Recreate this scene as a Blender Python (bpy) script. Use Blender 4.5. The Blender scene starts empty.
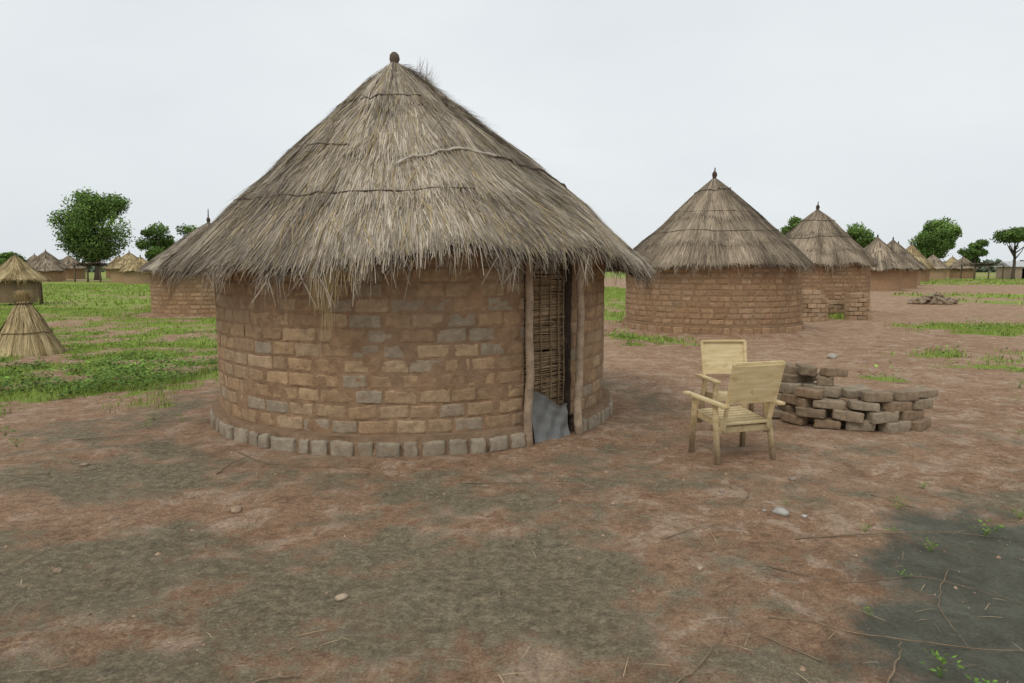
import bpy, bmesh, math, random
import numpy as np
from mathutils import Vector, Matrix

SC = bpy.context.scene
COL = SC.collection
rng = np.random.default_rng(7)
random.seed(7)
SC.view_settings.view_transform = 'Standard'
SC.view_settings.look = 'None'
SC.view_settings.exposure = 0

# ------------------------------------------------------------------ noise
def _h(ix, iy, seed):
    n = (ix.astype(np.int64) * 374761393 + iy.astype(np.int64) * 668265263 + seed * 974634777) & 0x7fffffff
    n = ((n ^ (n >> 13)) * 1274126177) & 0x7fffffff
    n = n ^ (n >> 16)
    return (n & 0xffff) / 65535.0

def vnoise(x, y, seed=0):
    x = np.asarray(x, float); y = np.asarray(y, float)
    ix = np.floor(x); iy = np.floor(y)
    fx = x - ix; fy = y - iy
    fx = fx * fx * (3 - 2 * fx); fy = fy * fy * (3 - 2 * fy)
    a = _h(ix, iy, seed); b = _h(ix + 1, iy, seed)
    c = _h(ix, iy + 1, seed); d = _h(ix + 1, iy + 1, seed)
    return (a * (1 - fx) + b * fx) * (1 - fy) + (c * (1 - fx) + d * fx) * fy

def fbm(x, y, seed=0, o=4):
    s = 0; a = 0.5; t = 0
    for k in range(o):
        s = s + a * vnoise(np.asarray(x) * 2 ** k, np.asarray(y) * 2 ** k, seed + k * 17)
        t += a; a *= 0.5
    return s / t

def sstep(a, b, x):
    t = np.clip((x - a) / (b - a), 0, 1)
    return t * t * (3 - 2 * t)

# ------------------------------------------------------------------ mesh helpers
def fast_mesh(name, verts, quads, cols=None, smooth=False, tris=None):
    me = bpy.data.meshes.new(name)
    verts = np.asarray(verts, np.float32)
    nq = 0 if quads is None else len(quads)
    nt = 0 if tris is None else len(tris)
    me.vertices.add(len(verts)); me.vertices.foreach_set('co', verts.ravel())
    loops = []
    if nq: loops.append(np.asarray(quads, np.int32).ravel())
    if nt: loops.append(np.asarray(tris, np.int32).ravel())
    loops = np.concatenate(loops)
    me.loops.add(len(loops)); me.loops.foreach_set('vertex_index', loops)
    starts = np.concatenate([np.arange(nq) * 4, nq * 4 + np.arange(nt) * 3]).astype(np.int32)
    me.polygons.add(nq + nt); me.polygons.foreach_set('loop_start', starts)
    me.polygons.foreach_set('use_smooth', np.full(nq + nt, smooth, bool))
    me.update(calc_edges=True); me.validate()
    if cols is not None:
        ca = me.color_attributes.new('Col', 'FLOAT_COLOR', 'POINT')
        c4 = np.ones((len(verts), 4), np.float32); c4[:, :3] = cols
        ca.data.foreach_set('color', c4.ravel())
    return me

class Buf:
    def __init__(s): s.v = []; s.q = []; s.t = []; s.c = []; s.n = 0
    def add(s, v, q=None, c=None, t=None):
        v = np.asarray(v, float).reshape(-1, 3)
        if q is not None and len(q): s.q.append(np.asarray(q, int).reshape(-1, 4) + s.n)
        if t is not None and len(t): s.t.append(np.asarray(t, int).reshape(-1, 3) + s.n)
        if c is None: c = (0.5, 0.5, 0.5)
        c = np.asarray(c, float)
        if c.ndim == 1: c = np.tile(c, (len(v), 1))
        s.v.append(v); s.c.append(c); s.n += len(v)
    def mesh(s, name, smooth=False):
        return fast_mesh(name, np.concatenate(s.v), np.concatenate(s.q) if s.q else None,
                         np.concatenate(s.c), smooth, np.concatenate(s.t) if s.t else None)

def obj(name, me, mat=None, parent=None, loc=None, rot=None, label=None, cat=None, group=None, kind=None):
    o = bpy.data.objects.new(name, me)
    COL.objects.link(o)
    if mat is not None and me is not None and len(me.materials) == 0: me.materials.append(mat)
    if parent is not None: o.parent = parent
    if loc is not None: o.location = loc
    if rot is not None: o.rotation_euler = rot
    if label: o['label'] = label
    if cat: o['category'] = cat
    if group: o['group'] = group
    if kind: o['kind'] = kind
    return o

def tube(buf, pts, radii, seg=8, col=(0.3, 0.25, 0.2), cap=True):
    pts = [Vector(p) for p in pts]
    if not hasattr(radii, '__len__'): radii = [radii] * len(pts)
    vs = []; prev = None
    for i, p in enumerate(pts):
        d = (pts[min(i + 1, len(pts) - 1)] - pts[max(i - 1, 0)]).normalized()
        if prev is None:
            a = Vector((0, 0, 1)) if abs(d.z) < 0.9 else Vector((1, 0, 0))
            n1 = d.cross(a).normalized()
        else:
            n1 = (prev - d * prev.dot(d)).normalized()
        prev = n1; n2 = d.cross(n1)
        for k in range(seg):
            an = 2 * math.pi * k / seg
            vs.append(p + (n1 * math.cos(an) + n2 * math.sin(an)) * radii[i])
    q = []
    for i in range(len(pts) - 1):
        for k in range(seg):
            k2 = (k + 1) % seg
            q.append((i * seg + k, i * seg + k2, (i + 1) * seg + k2, (i + 1) * seg + k))
    t = []
    if cap:
        vs.append(pts[0]); vs.append(pts[-1]); n = len(vs)
        for k in range(seg):
            k2 = (k + 1) % seg
            t.append((k2, k, n - 2)); t.append(((len(pts) - 1) * seg + k, (len(pts) - 1) * seg + k2, n - 1))
    buf.add([tuple(v) for v in vs], q, col, t)

def bez(pts, n=20):
    P = [np.array(p, float) for p in pts]
    P = [2 * P[0] - P[1]] + P + [2 * P[-1] - P[-2]]
    out = []
    m = len(P) - 3
    for k in range(n + 1):
        u = k / n * m; i = min(int(u), m - 1); t = u - i
        a, b, c, d = P[i], P[i + 1], P[i + 2], P[i + 3]
        out.append(0.5 * ((2 * b) + (-a + c) * t + (2 * a - 5 * b + 4 * c - d) * t * t + (-a + 3 * b - 3 * c + d) * t ** 3))
    return out

def plank(p0, p1, w, h, up=(0, 0, 1), bev=0.004, name='plank'):
    p0 = Vector(p0); p1 = Vector(p1)
    d = p1 - p0; L = d.length; d.normalize()
    side = d.cross(Vector(up)).normalized(); u2 = side.cross(d).normalized()
    bm = bmesh.new(); bmesh.ops.create_cube(bm, size=1)
    for v in bm.verts: v.co = Vector((v.co.x * w, v.co.y * L, v.co.z * h))
    bmesh.ops.bevel(bm, geom=list(bm.edges), offset=min(bev, w * .3, h * .3), segments=2, affect='EDGES')
    M = Matrix((side, d, u2)).transposed().to_4x4(); M.translation = (p0 + p1) / 2
    bmesh.ops.transform(bm, matrix=M, verts=bm.verts)
    return bm

def bms_to_mesh(name, bms):
    out = bmesh.new()
    for b in bms:
        m = bpy.data.meshes.new('tmp'); b.to_mesh(m); b.free(); out.from_mesh(m); bpy.data.meshes.remove(m)
    me = bpy.data.meshes.new(name); out.to_mesh(me); out.free()
    return me

# ------------------------------------------------------------------ materials
def newmat(name):
    m = bpy.data.materials.new(name); m.use_nodes = True
    nt = m.node_tree; b = nt.nodes['Principled BSDF']
    b.inputs['Roughness'].default_value = 0.95
    b.inputs['Specular IOR Level'].default_value = 0.15
    return m, nt, b

def noise(nt, scale, detail=6, rough=0.6, vec=None):
    n = nt.nodes.new('ShaderNodeTexNoise'); n.inputs['Scale'].default_value = scale
    n.inputs['Detail'].default_value = detail; n.inputs['Roughness'].default_value = rough
    if vec is not None: nt.links.new(vec, n.inputs['Vector'])
    return n

def ramp(nt, fac, stops):
    r = nt.nodes.new('ShaderNodeValToRGB')
    while len(r.color_ramp.elements) < len(stops): r.color_ramp.elements.new(0.5)
    for e, (p, c) in zip(r.color_ramp.elements, stops):
        e.position = p; e.color = (*c, 1) if len(c) == 3 else c
    nt.links.new(fac, r.inputs['Fac'])
    return r

def mixc(nt, fac, a, b, mode='MIX'):
    m = nt.nodes.new('ShaderNodeMix'); m.data_type = 'RGBA'; m.blend_type = mode
    for s, v in ((m.inputs[0], fac), (m.inputs[6], a), (m.inputs[7], b)):
        if hasattr(v, 'is_linked') or hasattr(v, 'links'): nt.links.new(v, s)
        elif isinstance(v, (int, float)): s.default_value = v
        else: s.default_value = (*v, 1)
    return m.outputs[2]

def math_(nt, op, a, b=None, clamp=False):
    m = nt.nodes.new('ShaderNodeMath'); m.operation = op; m.use_clamp = clamp
    for s, v in ((m.inputs[0], a), (m.inputs[1], b)):
        if v is None: continue
        if isinstance(v, (int, float)): s.default_value = v
        else: nt.links.new(v, s)
    return m.outputs[0]

def attr_mat(name, var=0.35, nscale=8, bump=0.3, bscale=60, rough=0.95, dist=0.01, stain=None, smear=None, thr=.53):
    m, nt, b = newmat(name)
    tc = nt.nodes.new('ShaderNodeTexCoord').outputs['Object']
    at = nt.nodes.new('ShaderNodeAttribute'); at.attribute_name = 'Col'
    n1 = noise(nt, nscale, 8, 0.65, tc)
    g = ramp(nt, n1.outputs['Fac'], [(0.25, (1 - var,) * 3), (0.75, (1 + var,) * 3)])
    col = at.outputs['Color']
    if smear:   # mud smeared from the joints over the brick faces
        n4 = noise(nt, 9, 9, 0.78, tc)
        f = ramp(nt, n4.outputs['Fac'], [(thr, (0, 0, 0)), (thr + .10, (0.7, 0.7, 0.7))])
        col = mixc(nt, f.outputs['Color'], col, smear)
    c = mixc(nt, 1.0, col, g.outputs['Color'], 'MULTIPLY')
    if stain:
        n3 = noise(nt, 1.1, 6, 0.7, tc)
        f = ramp(nt, n3.outputs['Fac'], [(0.50, (0, 0, 0)), (0.72, (1, 1, 1))])
        c = mixc(nt, f.outputs['Color'], c, mixc(nt, 0.3, c, stain))
    nt.links.new(c, b.inputs['Base Color'])
    b.inputs['Roughness'].default_value = rough
    if bump > 0:
        n2 = noise(nt, bscale, 8, 0.7, tc)
        bp = nt.nodes.new('ShaderNodeBump'); bp.inputs['Strength'].default_value = bump
        bp.inputs['Distance'].default_value = dist
        nt.links.new(n2.outputs['Fac'], bp.inputs['Height']); nt.links.new(bp.outputs['Normal'], b.inputs['Normal'])
    return m

M_mud = attr_mat('mud_brick', 0.32, 14, 0.9, 36, dist=0.017, stain=(0.29, 0.23, 0.17), smear=(.325, .212, .127))
M_plinth = attr_mat('smeared_mud_plinth', 0.30, 11, 0.9, 34, dist=0.02, stain=(0.30, 0.25, 0.19), smear=(.31, .21, .13), thr=.53)
M_adobe = attr_mat('loose_adobe', 0.40, 14, 1.0, 38, dist=0.02)
M_straw = attr_mat('straw', 0.2, 3, 0.0)
M_leaf = attr_mat('leaf', 0.3, 1.5, 0.0, rough=0.7)
M_wood = attr_mat('rough_wood', 0.45, 14, 0.8, 50, dist=0.01)
M_stone = attr_mat('stone', 0.3, 20, 0.6, 60)

def chair_mat():
    m, nt, b = newmat('worn_cream_wood')
    tcn = nt.nodes.new('ShaderNodeTexCoord'); tc = tcn.outputs['Object']
    mp = nt.nodes.new('ShaderNodeMapping'); mp.inputs['Scale'].default_value = (4, 4, 20); nt.links.new(tc, mp.inputs['Vector'])
    n1 = noise(nt, 1.5, 6, 0.6, mp.outputs['Vector'])
    c = ramp(nt, n1.outputs['Fac'], [(0.3, (0.56, 0.43, 0.22)), (0.5, (0.66, 0.53, 0.30)), (0.7, (0.74, 0.61, 0.38))]).outputs['Color']
    n2 = noise(nt, 7, 8, 0.75, tc)
    f = ramp(nt, n2.outputs['Fac'], [(0.56, (0, 0, 0)), (0.70, (0.75, 0.75, 0.75))]).outputs['Color']
    c = mixc(nt, f, c, (0.24, 0.16, 0.09))
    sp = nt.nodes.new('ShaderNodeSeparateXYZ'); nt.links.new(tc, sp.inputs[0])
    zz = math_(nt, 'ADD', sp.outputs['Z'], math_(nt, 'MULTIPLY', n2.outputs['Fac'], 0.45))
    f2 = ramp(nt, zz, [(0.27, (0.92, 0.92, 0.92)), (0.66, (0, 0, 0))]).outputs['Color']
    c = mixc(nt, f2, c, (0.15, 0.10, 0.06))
    nt.links.new(c, b.inputs['Base Color']); b.inputs['Roughness'].default_value = 0.75
    bp = nt.nodes.new('ShaderNodeBump'); bp.inputs['Strength'].default_value = 0.3; bp.inputs['Distance'].default_value = 0.004
    nt.links.new(n1.outputs['Fac'], bp.inputs['Height']); nt.links.new(bp.outputs['Normal'], b.inputs['Normal'])
    return m
M_chair = chair_mat()

def plain(name, c1, c2, scale=6, rough=0.9, bump=0.3):
    m, nt, b = newmat(name)
    tc = nt.nodes.new('ShaderNodeTexCoord').outputs['Object']
    n1 = noise(nt, scale, 8, 0.65, tc)
    nt.links.new(ramp(nt, n1.outputs['Fac'], [(0.3, c1), (0.7, c2)]).outputs['Color'], b.inputs['Base Color'])
    b.inputs['Roughness'].default_value = rough
    bp = nt.nodes.new('ShaderNodeBump'); bp.inputs['Strength'].default_value = bump; bp.inputs['Distance'].default_value = 0.01
    nt.links.new(n1.outputs['Fac'], bp.inputs['Height']); nt.links.new(bp.outputs['Normal'], b.inputs['Normal'])
    return m
M_sheet = plain('grey_plastic', (0.15, 0.155, 0.15), (0.24, 0.245, 0.235), 4, 0.4, 0.1)
M_sheet.node_tree.nodes['Principled BSDF'].inputs['Specular IOR Level'].default_value = 0.5
M_tin = plain('tin_roof', (0.45, 0.46, 0.46), (0.6, 0.6, 0.58), 2, 0.6)

# ------------------------------------------------------------------ ground
HUT = (-1.11, 8.01, 2.17)
HUTS_MOUND = [(-1.11, 8.01, 2.28, 0.03, 0.55), (5.42, 18.5, 2.4, 0.08, 0.6), (11.3, 25.5, 1.8, 0.08, 0.5), (-11.0, 24.6, 1.9, 0.08, 0.5)]

GR = [  # grass blobs cx,cy,rx,ry,strength
    (-8.0, 10.4, 3.4, 2.3, 1.0), (-6.2, 9.2, 1.4, .9, .8), (-7.0, 14.0, 4.8, 3.6, .72), (-4.6, 11.8, 1.6, 3.2, .62), (-13, 17.5, 9, 4.0, .8),
    (-8.5, 18, 4.5, 4, .66), (-18, 25, 18, 9, .92), (-24, 34, 20, 10, 1.1), (-40, 60, 40, 30, 1.2), (-14, 42, 13, 14, 1.15), (-14, 32, 9, 6, 1.0),
    (3.1, 16.3, 1.6, 2.2, .66), (3.6, 30, 4.0, 9, 1.1), (6.5, 46, 5, 14, 1.2),
    (10.9, 23.0, .8, 1.0, 1.0), (13.6, 18.6, 2.8, 2.0, .88), (5.9, 10.2, .7, .6, .6), (8.2, 10.9, 1.4, .9, .5), (9.0, 12.8, 2.0, 1.2, .45),
    (25, 33, 4, 3, .9), (29, 40, 6, 5, .95), (16, 45, 6, 4, .4), (45, 75, 20, 9, .9), (70, 90, 35, 18, .9), (24, 60, 9, 7, .6), (-6.6, 7.7, 1.6, .8, .55),
    (-4.3, 7.9, .7, .8, .45), (-5.2, 5.4, .6, .35, .42), (12, 30, 2, 1.5, .5), (20, 24, 3, 2, .6)]

def grass_mask(x, y):
    g = np.zeros_like(x)
    for cx, cy, rx, ry, s in GR:
        d = np.sqrt(((x - cx) / rx) ** 2 + ((y - cy) / ry) ** 2)
        g = np.maximum(g, s * sstep(1.75, 0.15, d))
    far = sstep(70, 140, np.hypot(x, y)) * 0.85
    g = np.maximum(g, far)
    n = fbm(x * 1.5, y * 1.5, 3, 5); n2 = fbm(x * 0.15, y * 0.15, 9, 3)
    near = sstep(34, 16, np.hypot(x, y))
    g = g * np.clip(0.72 + (1.7 + 3.2 * near) * (n - 0.48) + 0.5 * (n2 - 0.5), 0, 1.3)
    g = sstep(0.20, 0.62, g)
    for cx, cy, r, h, w in HUTS_MOUND:
        d = np.hypot(x - cx, y - cy)
        g = g * sstep(r + 0.15, r + 0.7, d)
    return g

def wet_d(x, y):
    return np.hypot((x - 3.15) / 1.6, (y - 2.75) / 1.85) + (fbm(x * 1.1, y * 1.1, 55, 5) - .5) * 0.8

def ground_h(x, y):
    r = np.hypot(x, y)
    h = (fbm(x * 0.5, y * 0.5, 21, 3) - 0.5) * 0.08 * sstep(40, 12, r)
    h = h + (fbm(x * 3.0, y * 3.0, 31, 4) - 0.5) * 0.042 * sstep(25, 10, r)
    for cx, cy, rr, hh, w in HUTS_MOUND:
        d = np.hypot(x - cx, y - cy) + (fbm(x * 1.5, y * 1.5, 5, 3) - .5) * 0.25
        k = sstep(rr + w, rr - 0.02, d)
        h = h * (1 - 0.7 * k) + hh * k
    h = h + (fbm(x * 0.01, y * 0.01, 77, 3) - 0.5) * 2.0 * sstep(120, 400, r)
    h = h - 0.02 * sstep(1.0, 0.8, wet_d(x, y))
    return h

def axis(segs):
    out = []
    for a, b, s0, s1 in segs:
        x = a
        while x < b:
            out.append(x); f = (x - a) / (b - a); x += s0 + (s1 - s0) * f
    return out
xp = axis([(0, 7, .04, .05), (7, 16, .08, .3), (16, 60, .4, 3), (60, 900, 4, 120)]) + [900]
xs = np.array([-v for v in xp[:0:-1]] + xp)
ys = np.array(axis([(-40, -2, 12, 2), (-2, 1.6, .5, .2), (1.6, 11, .03, .06), (11, 24, .08, .35), (24, 80, .5, 3), (80, 1200, 4, 130)]) + [1200])
XX, YY = np.meshgrid(xs, ys)
ZZ = ground_h(XX, YY)
nx, ny = len(xs), len(ys)
idx = np.arange(nx * ny).reshape(ny, nx)
Q = np.stack([idx[:-1, :-1], idx[:-1, 1:], idx[1:, 1:], idx[1:, :-1]], -1).reshape(-1, 4)
V = np.stack([XX.ravel(), YY.ravel(), ZZ.ravel()], 1)
gm = grass_mask(XX, YY).ravel()
wet = sstep(1.2, 0.6, wet_d(XX, YY)).ravel()
moss = np.zeros_like(XX)
for cx, cy, rx, ry, s in [(-.3, 3.4, 1.9, 1.1, .62), (-.1, 4.7, 1.1, .9, .5), (-2.4, 3.6, 1.4, .8, .55), (-1.4, 2.5, 1.4, .6, .5), (-2.9, 5.3, 1.6, .7, .6), (4.8, 4.6, 2.2, .9, .5), (2.2, 4.9, 1.2, .7, .3),
                          (-4.2, 6.8, 1.0, 1.4, .4), (.9, 5.2, 1.2, .5, .5), (1.0, 2.6, 1.0, .5, .4), (2.8, 6.0, 1.5, .6, .25), (6, 6.5, 2, 1, .3)]:
    d = np.sqrt(((XX - cx) / rx) ** 2 + ((YY - cy) / ry) ** 2)
    moss = np.maximum(moss, s * sstep(1.4, .1, d))
dh = np.hypot(XX - HUT[0], YY - HUT[1])
angh = np.arctan2(YY - HUT[1], XX - HUT[0])
moss = np.maximum(moss, 0.50 * sstep(3.5, 2.8, dh) * sstep(2.4, 2.75, dh) * (.25 + .9 * fbm(np.cos(angh) * 3 + 9, np.sin(angh) * 3 + 9, 14, 3)))
moss = moss * (.45 + 1.0 * fbm(XX * .9 + 40, YY * .9, 61, 5))
moss = moss.ravel()
cols = np.stack([gm, wet, moss], 1)
gme = fast_mesh('ground', V, Q, cols, True)

def ground_mat():
    m, nt, b = newmat('ground_dirt')
    tc = nt.nodes.new('ShaderNodeTexCoord').outputs['Object']
    at = nt.nodes.new('ShaderNodeAttribute'); at.attribute_name = 'Col'
    sp = nt.nodes.new('ShaderNodeSeparateColor'); nt.links.new(at.outputs['Color'], sp.inputs[0])
    G, W, MO = sp.outputs[0], sp.outputs[1], sp.outputs[2]
    nA = noise(nt, 0.45, 5, 0.6, tc)
    nB = noise(nt, 3.0, 13, 0.78, tc)
    nB.inputs['Distortion'].default_value = .5
    nC = noise(nt, 16, 10, 0.80, tc)
    nD = noise(nt, 70, 8, 0.8, tc)
    nF = noise(nt, 0.9, 12, 0.76, tc)
    base = ramp(nt, nA.outputs['Fac'], [(0.30, (0.345, 0.212, 0.128)), (0.5, (0.390, 0.247, 0.153)), (0.7, (0.435, 0.290, 0.190))]).outputs['Color']
    # damp red-brown soil
    f = ramp(nt, nF.outputs['Fac'], [(0.51, (0, 0, 0)), (0.60, (0.75, 0.75, 0.75))]).outputs['Color']
    base = mixc(nt, f, base, (0.300, 0.168, 0.096))
    # pale crusty flakes
    f = ramp(nt, nB.outputs['Fac'], [(0.525, (0, 0, 0)), (0.555, (0.75, 0.75, 0.75))]).outputs['Color']
    base = mixc(nt, f, base, (0.51, 0.375, 0.27))
    f = ramp(nt, nB.outputs['Fac'], [(0.405, (0.7, 0.7, 0.7)), (0.45, (0, 0, 0))]).outputs['Color']
    base = mixc(nt, f, base, (0.245, 0.152, 0.094))
    # algae crust
    nE = noise(nt, 2.0, 14, 0.84, tc)
    mf = math_(nt, 'ADD', math_(nt, 'MULTIPLY', MO, 1.0), math_(nt, 'MULTIPLY', math_(nt, 'SUBTRACT', nE.outputs['Fac'], 0.5), 3.0))
    mf = ramp(nt, mf, [(0.22, (0, 0, 0)), (0.40, (0.85, 0.85, 0.85))]).outputs['Color']
    alg = ramp(nt, nC.outputs['Fac'], [(0.35, (0.180, 0.160, 0.102)), (0.65, (0.270, 0.232, 0.152))]).outputs['Color']
    base = mixc(nt, mf, base, alg)
    g = ramp(nt, nC.outputs['Fac'], [(0.37, (0.64, 0.64, 0.64)), (0.63, (1.27, 1.27, 1.27))]).outputs['Color']
    base = mixc(nt, 1.0, base, g, 'MULTIPLY')
    g = ramp(nt, nD.outputs['Fac'], [(0.37, (0.64, 0.64, 0.64)), (0.63, (1.34, 1.34, 1.34))]).outputs['Color']
    base = mixc(nt, 1.0, base, g, 'MULTIPLY')
    # damp grey-green sandy wash
    wf = math_(nt, 'ADD', W, math_(nt, 'MULTIPLY', math_(nt, 'SUBTRACT', nE.outputs['Fac'], 0.5), 2.0))
    wf = ramp(nt, wf, [(0.30, (0, 0, 0)), (0.62, (0.94, 0.94, 0.94))]).outputs['Color']
    wc = ramp(nt, nD.outputs['Fac'], [(0.35, (0.092, 0.098, 0.075)), (0.62, (0.152, 0.157, 0.124)), (0.8, (0.25, 0.24, 0.20))]).outputs['Color']
    wc = mixc(nt, 1.0, wc, ramp(nt, nB.outputs['Fac'], [(.40, (.74, .74, .74)), (.60, (1.22, 1.22, 1.18))]).outputs['Color'], 'MULTIPLY')
    base = mixc(nt, wf, base, wc)
    # grass
    gf = math_(nt, 'ADD', math_(nt, 'MULTIPLY', G, 1.0), math_(nt, 'MULTIPLY', math_(nt, 'SUBTRACT', nE.outputs['Fac'], 0.5), 2.6))
    gf = ramp(nt, gf, [(0.35, (0, 0, 0)), (0.95, (1, 1, 1))]).outputs['Color']
    gc = ramp(nt, nA.outputs['Fac'], [(0.3, (0.18, 0.26, 0.04)), (0.7, (0.29, 0.37, 0.075))]).outputs['Color']
    base = mixc(nt, gf, base, gc)
    nt.links.new(base, b.inputs['Base Color'])
    b.inputs['Roughness'].default_value = 0.93
    h = math_(nt, 'ADD', math_(nt, 'MULTIPLY', nB.outputs['Fac'], 1.2), math_(nt, 'ADD', math_(nt, 'MULTIPLY', nC.outputs['Fac'], 0.8), math_(nt, 'MULTIPLY', nD.outputs['Fac'], 0.25)))
    bp = nt.nodes.new('ShaderNodeBump'); bp.inputs['Strength'].default_value = 0.9; bp.inputs['Distance'].default_value = 0.036
    nt.links.new(h, bp.inputs['Height']); nt.links.new(bp.outputs['Normal'], b.inputs['Normal'])
    return m
obj('ground', gme, ground_mat(), kind='structure')

def gz(x, y): return float(ground_h(np.array([float(x)]), np.array([float(y)]))[0])

# ------------------------------------------------------------------ brick walls
def brick_patch(buf, P, us, vs, dep, a0, a1, z0, z1, out, col, rg, jit, inset=.010):
    nu, nv = len(us), len(vs)
    U, Vv = np.meshgrid(us, vs)
    eu = np.interp(U, dep[0], dep[1]); ev = np.interp(Vv, dep[0], dep[1])
    e = np.minimum(eu, ev)
    A = a0 + (a1 - a0) * U; Z = z0 + (z1 - z0) * Vv
    tilt = rg.normal(0, 0.003)
    Z = Z + (U - .5) * rg.normal(0, 0.007) + rg.normal(0, jit, U.shape)
    A = A + rg.normal(0, jit * .8, U.shape) / 2.0
    r = out * e - inset * (1 - e) + (U - .5) * tilt + rg.normal(0, jit * .4, U.shape) + rg.normal(0, .002)
    v = P(A, Z, r, rg)
    idx = np.arange(nu * nv).reshape(nv, nu)
    q = np.stack([idx[:-1, :-1], idx[:-1, 1:], idx[1:, 1:], idx[1:, :-1]], -1).reshape(-1, 4)
    c = np.array(col) * (1 + rg.normal(0, .05, (nu * nv, 1)))
    buf.add(v.reshape(-1, 3), q, c)

HI = (np.array([0, .03, .08, .26, .5, .74, .92, .97, 1]), np.array([0, .07, .18, .5, .82, .93, 1]))
LO = (np.array([0, .1, .9, 1]), np.array([0, .18, .82, 1]))
DEP_HI = (np.array([0, .03, .08, .92, .97, 1]), np.array([-.3, .6, 1, 1, .6, -.3]))
DEP_LO = (np.array([0, .1, .9, 1]), np.array([-.2, 1, 1, -.2]))

def ring_wall(name, R, H, course, blen, rg, z_start=0.0, gap=None, hi=True, pal=None, mortar=(.26, .17, .11), out=.014, joint=.022, thick=.18, jit=.003, special=None, grey=None, rough=.03, inset=.010, slump=0.0, ejit=.04):
    buf = Buf()
    nph = 360 if hi else 60
    nz = 60 if hi else 6
    if hi and H < .6: nz = 14
    if gap: ph = np.linspace(gap[1], gap[0] + 2 * math.pi, nph)
    else: ph = np.linspace(-math.pi, math.pi, nph)
    zc = np.linspace(z_start, H, nz)
    PH, ZC = np.meshgrid(ph, zc)
    rr = R - 0.003 + (fbm(PH * R * 9, ZC * 9, 41, 4) - .5) * rough
    if slump:
        q_ = (ZC - z_start) / (H - z_start)
        rr = rr + slump * np.clip(1 - q_ * 1.6, 0, 1) ** 1.5 - slump * 1.2 * np.clip((q_ - .75) / .25, 0, 1) ** 2
    vo = np.stack([rr * np.cos(PH), rr * np.sin(PH), ZC], -1)
    vi = np.stack([(R - thick) * np.cos(PH), (R - thick) * np.sin(PH), ZC], -1)
    idx = np.arange(nph * nz).reshape(nz, nph)
    q = np.stack([idx[:-1, :-1], idx[:-1, 1:], idx[1:, 1:], idx[1:, :-1]], -1).reshape(-1, 4)
    mc = np.array(mortar)[None, :] * (0.8 + 0.45 * fbm(PH.ravel() * R * 3, ZC.ravel() * 3, 8, 3)[:, None])
    buf.add(vo.reshape(-1, 3), q, mc)
    inner_shade = np.array((.055, .042, .034))  # doorway and interior shade painted into the inner face and jamb colour
    buf.add(vi.reshape(-1, 3), q[:, ::-1], inner_shade)
    a = vo[-1]; b = vi[-1]; n = len(a)
    qq = [(i, i + 1, n + i + 1, n + i) for i in range(n - 1)]
    buf.add(np.concatenate([a, b]), qq, mortar)
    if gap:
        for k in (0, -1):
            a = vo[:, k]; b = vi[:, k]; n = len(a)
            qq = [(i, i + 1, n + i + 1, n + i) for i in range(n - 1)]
            buf.add(np.concatenate([a, b]), qq, inner_shade * 1.6)
    us, vs = HI if hi else LO
    dep = DEP_HI if hi else DEP_LO
    def P(A, Z, r, rg2):
        return np.stack([(R + r) * np.cos(A), (R + r) * np.sin(A), Z], -1)
    z = z_start
    k = 0
    while z + course * .6 < H:
        nb = max(8, int(round(2 * math.pi * R / blen)))
        ed = np.arange(nb + 1) * 2 * math.pi / nb + rg.uniform(0, .2) + (k % 2) * math.pi / nb
        jitv = rg.normal(0, ejit / R, nb + 1); jitv[-1] = jitv[0]; ed = ed + jitv - math.pi / 2
        for i in range(nb):
            a0 = ed[i] + joint / R * rg.uniform(.3, .75); a1 = ed[i + 1] - joint / R * rg.uniform(.3, .75)
            if gap:
                mid = (a0 + a1) / 2
                sh = 2 * math.pi * round((mid - (gap[0] + gap[1]) / 2) / (2 * math.pi))
                g0, g1 = gap[0] + sh, gap[1] + sh
                if a0 > g0 and a1 < g1: continue
                if a0 < g0 < a1: a1 = g0
                if a0 < g1 < a1: a0 = g1
                if (a1 - a0) * R < .03: continue
            c = pal[rg.integers(len(pal))]
            c = np.array(c) * rg.uniform(.88, 1.12)
            mid = (a0 + a1) / 2
            if grey is not None:
                gg = grey(((mid + math.pi) % (2 * math.pi)) - math.pi, z)
                if rg.random() < gg: c = c * .42 + np.array((.31, .285, .23)) * .58
            if special is not None:
                s = special(((mid + math.pi) % (2 * math.pi)) - math.pi, z, (a1 - a0))
                if s is not None: c = np.array(s)
            zz0 = z + joint * rg.uniform(.3, .6); zz1 = z + course - joint * rg.uniform(.3, .6)
            brick_patch(buf, P, us, vs, dep, a0, a1, zz0, zz1, out * rg.uniform(.3, 1.5), c, rg, jit if hi else .001, inset)
        z += course; k += 1
    return buf.mesh(name, hi)

PAL_MAIN = [(.405, .285, .17), (.42, .298, .18), (.38, .258, .15), (.435, .312, .196), (.39, .26, .15), (.41, .278, .163), (.36, .24, .142)]
PAL_RED = [(.365, .228, .13), (.34, .21, .12), (.39, .252, .147), (.32, .195, .112), (.38, .25, .155)]

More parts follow.
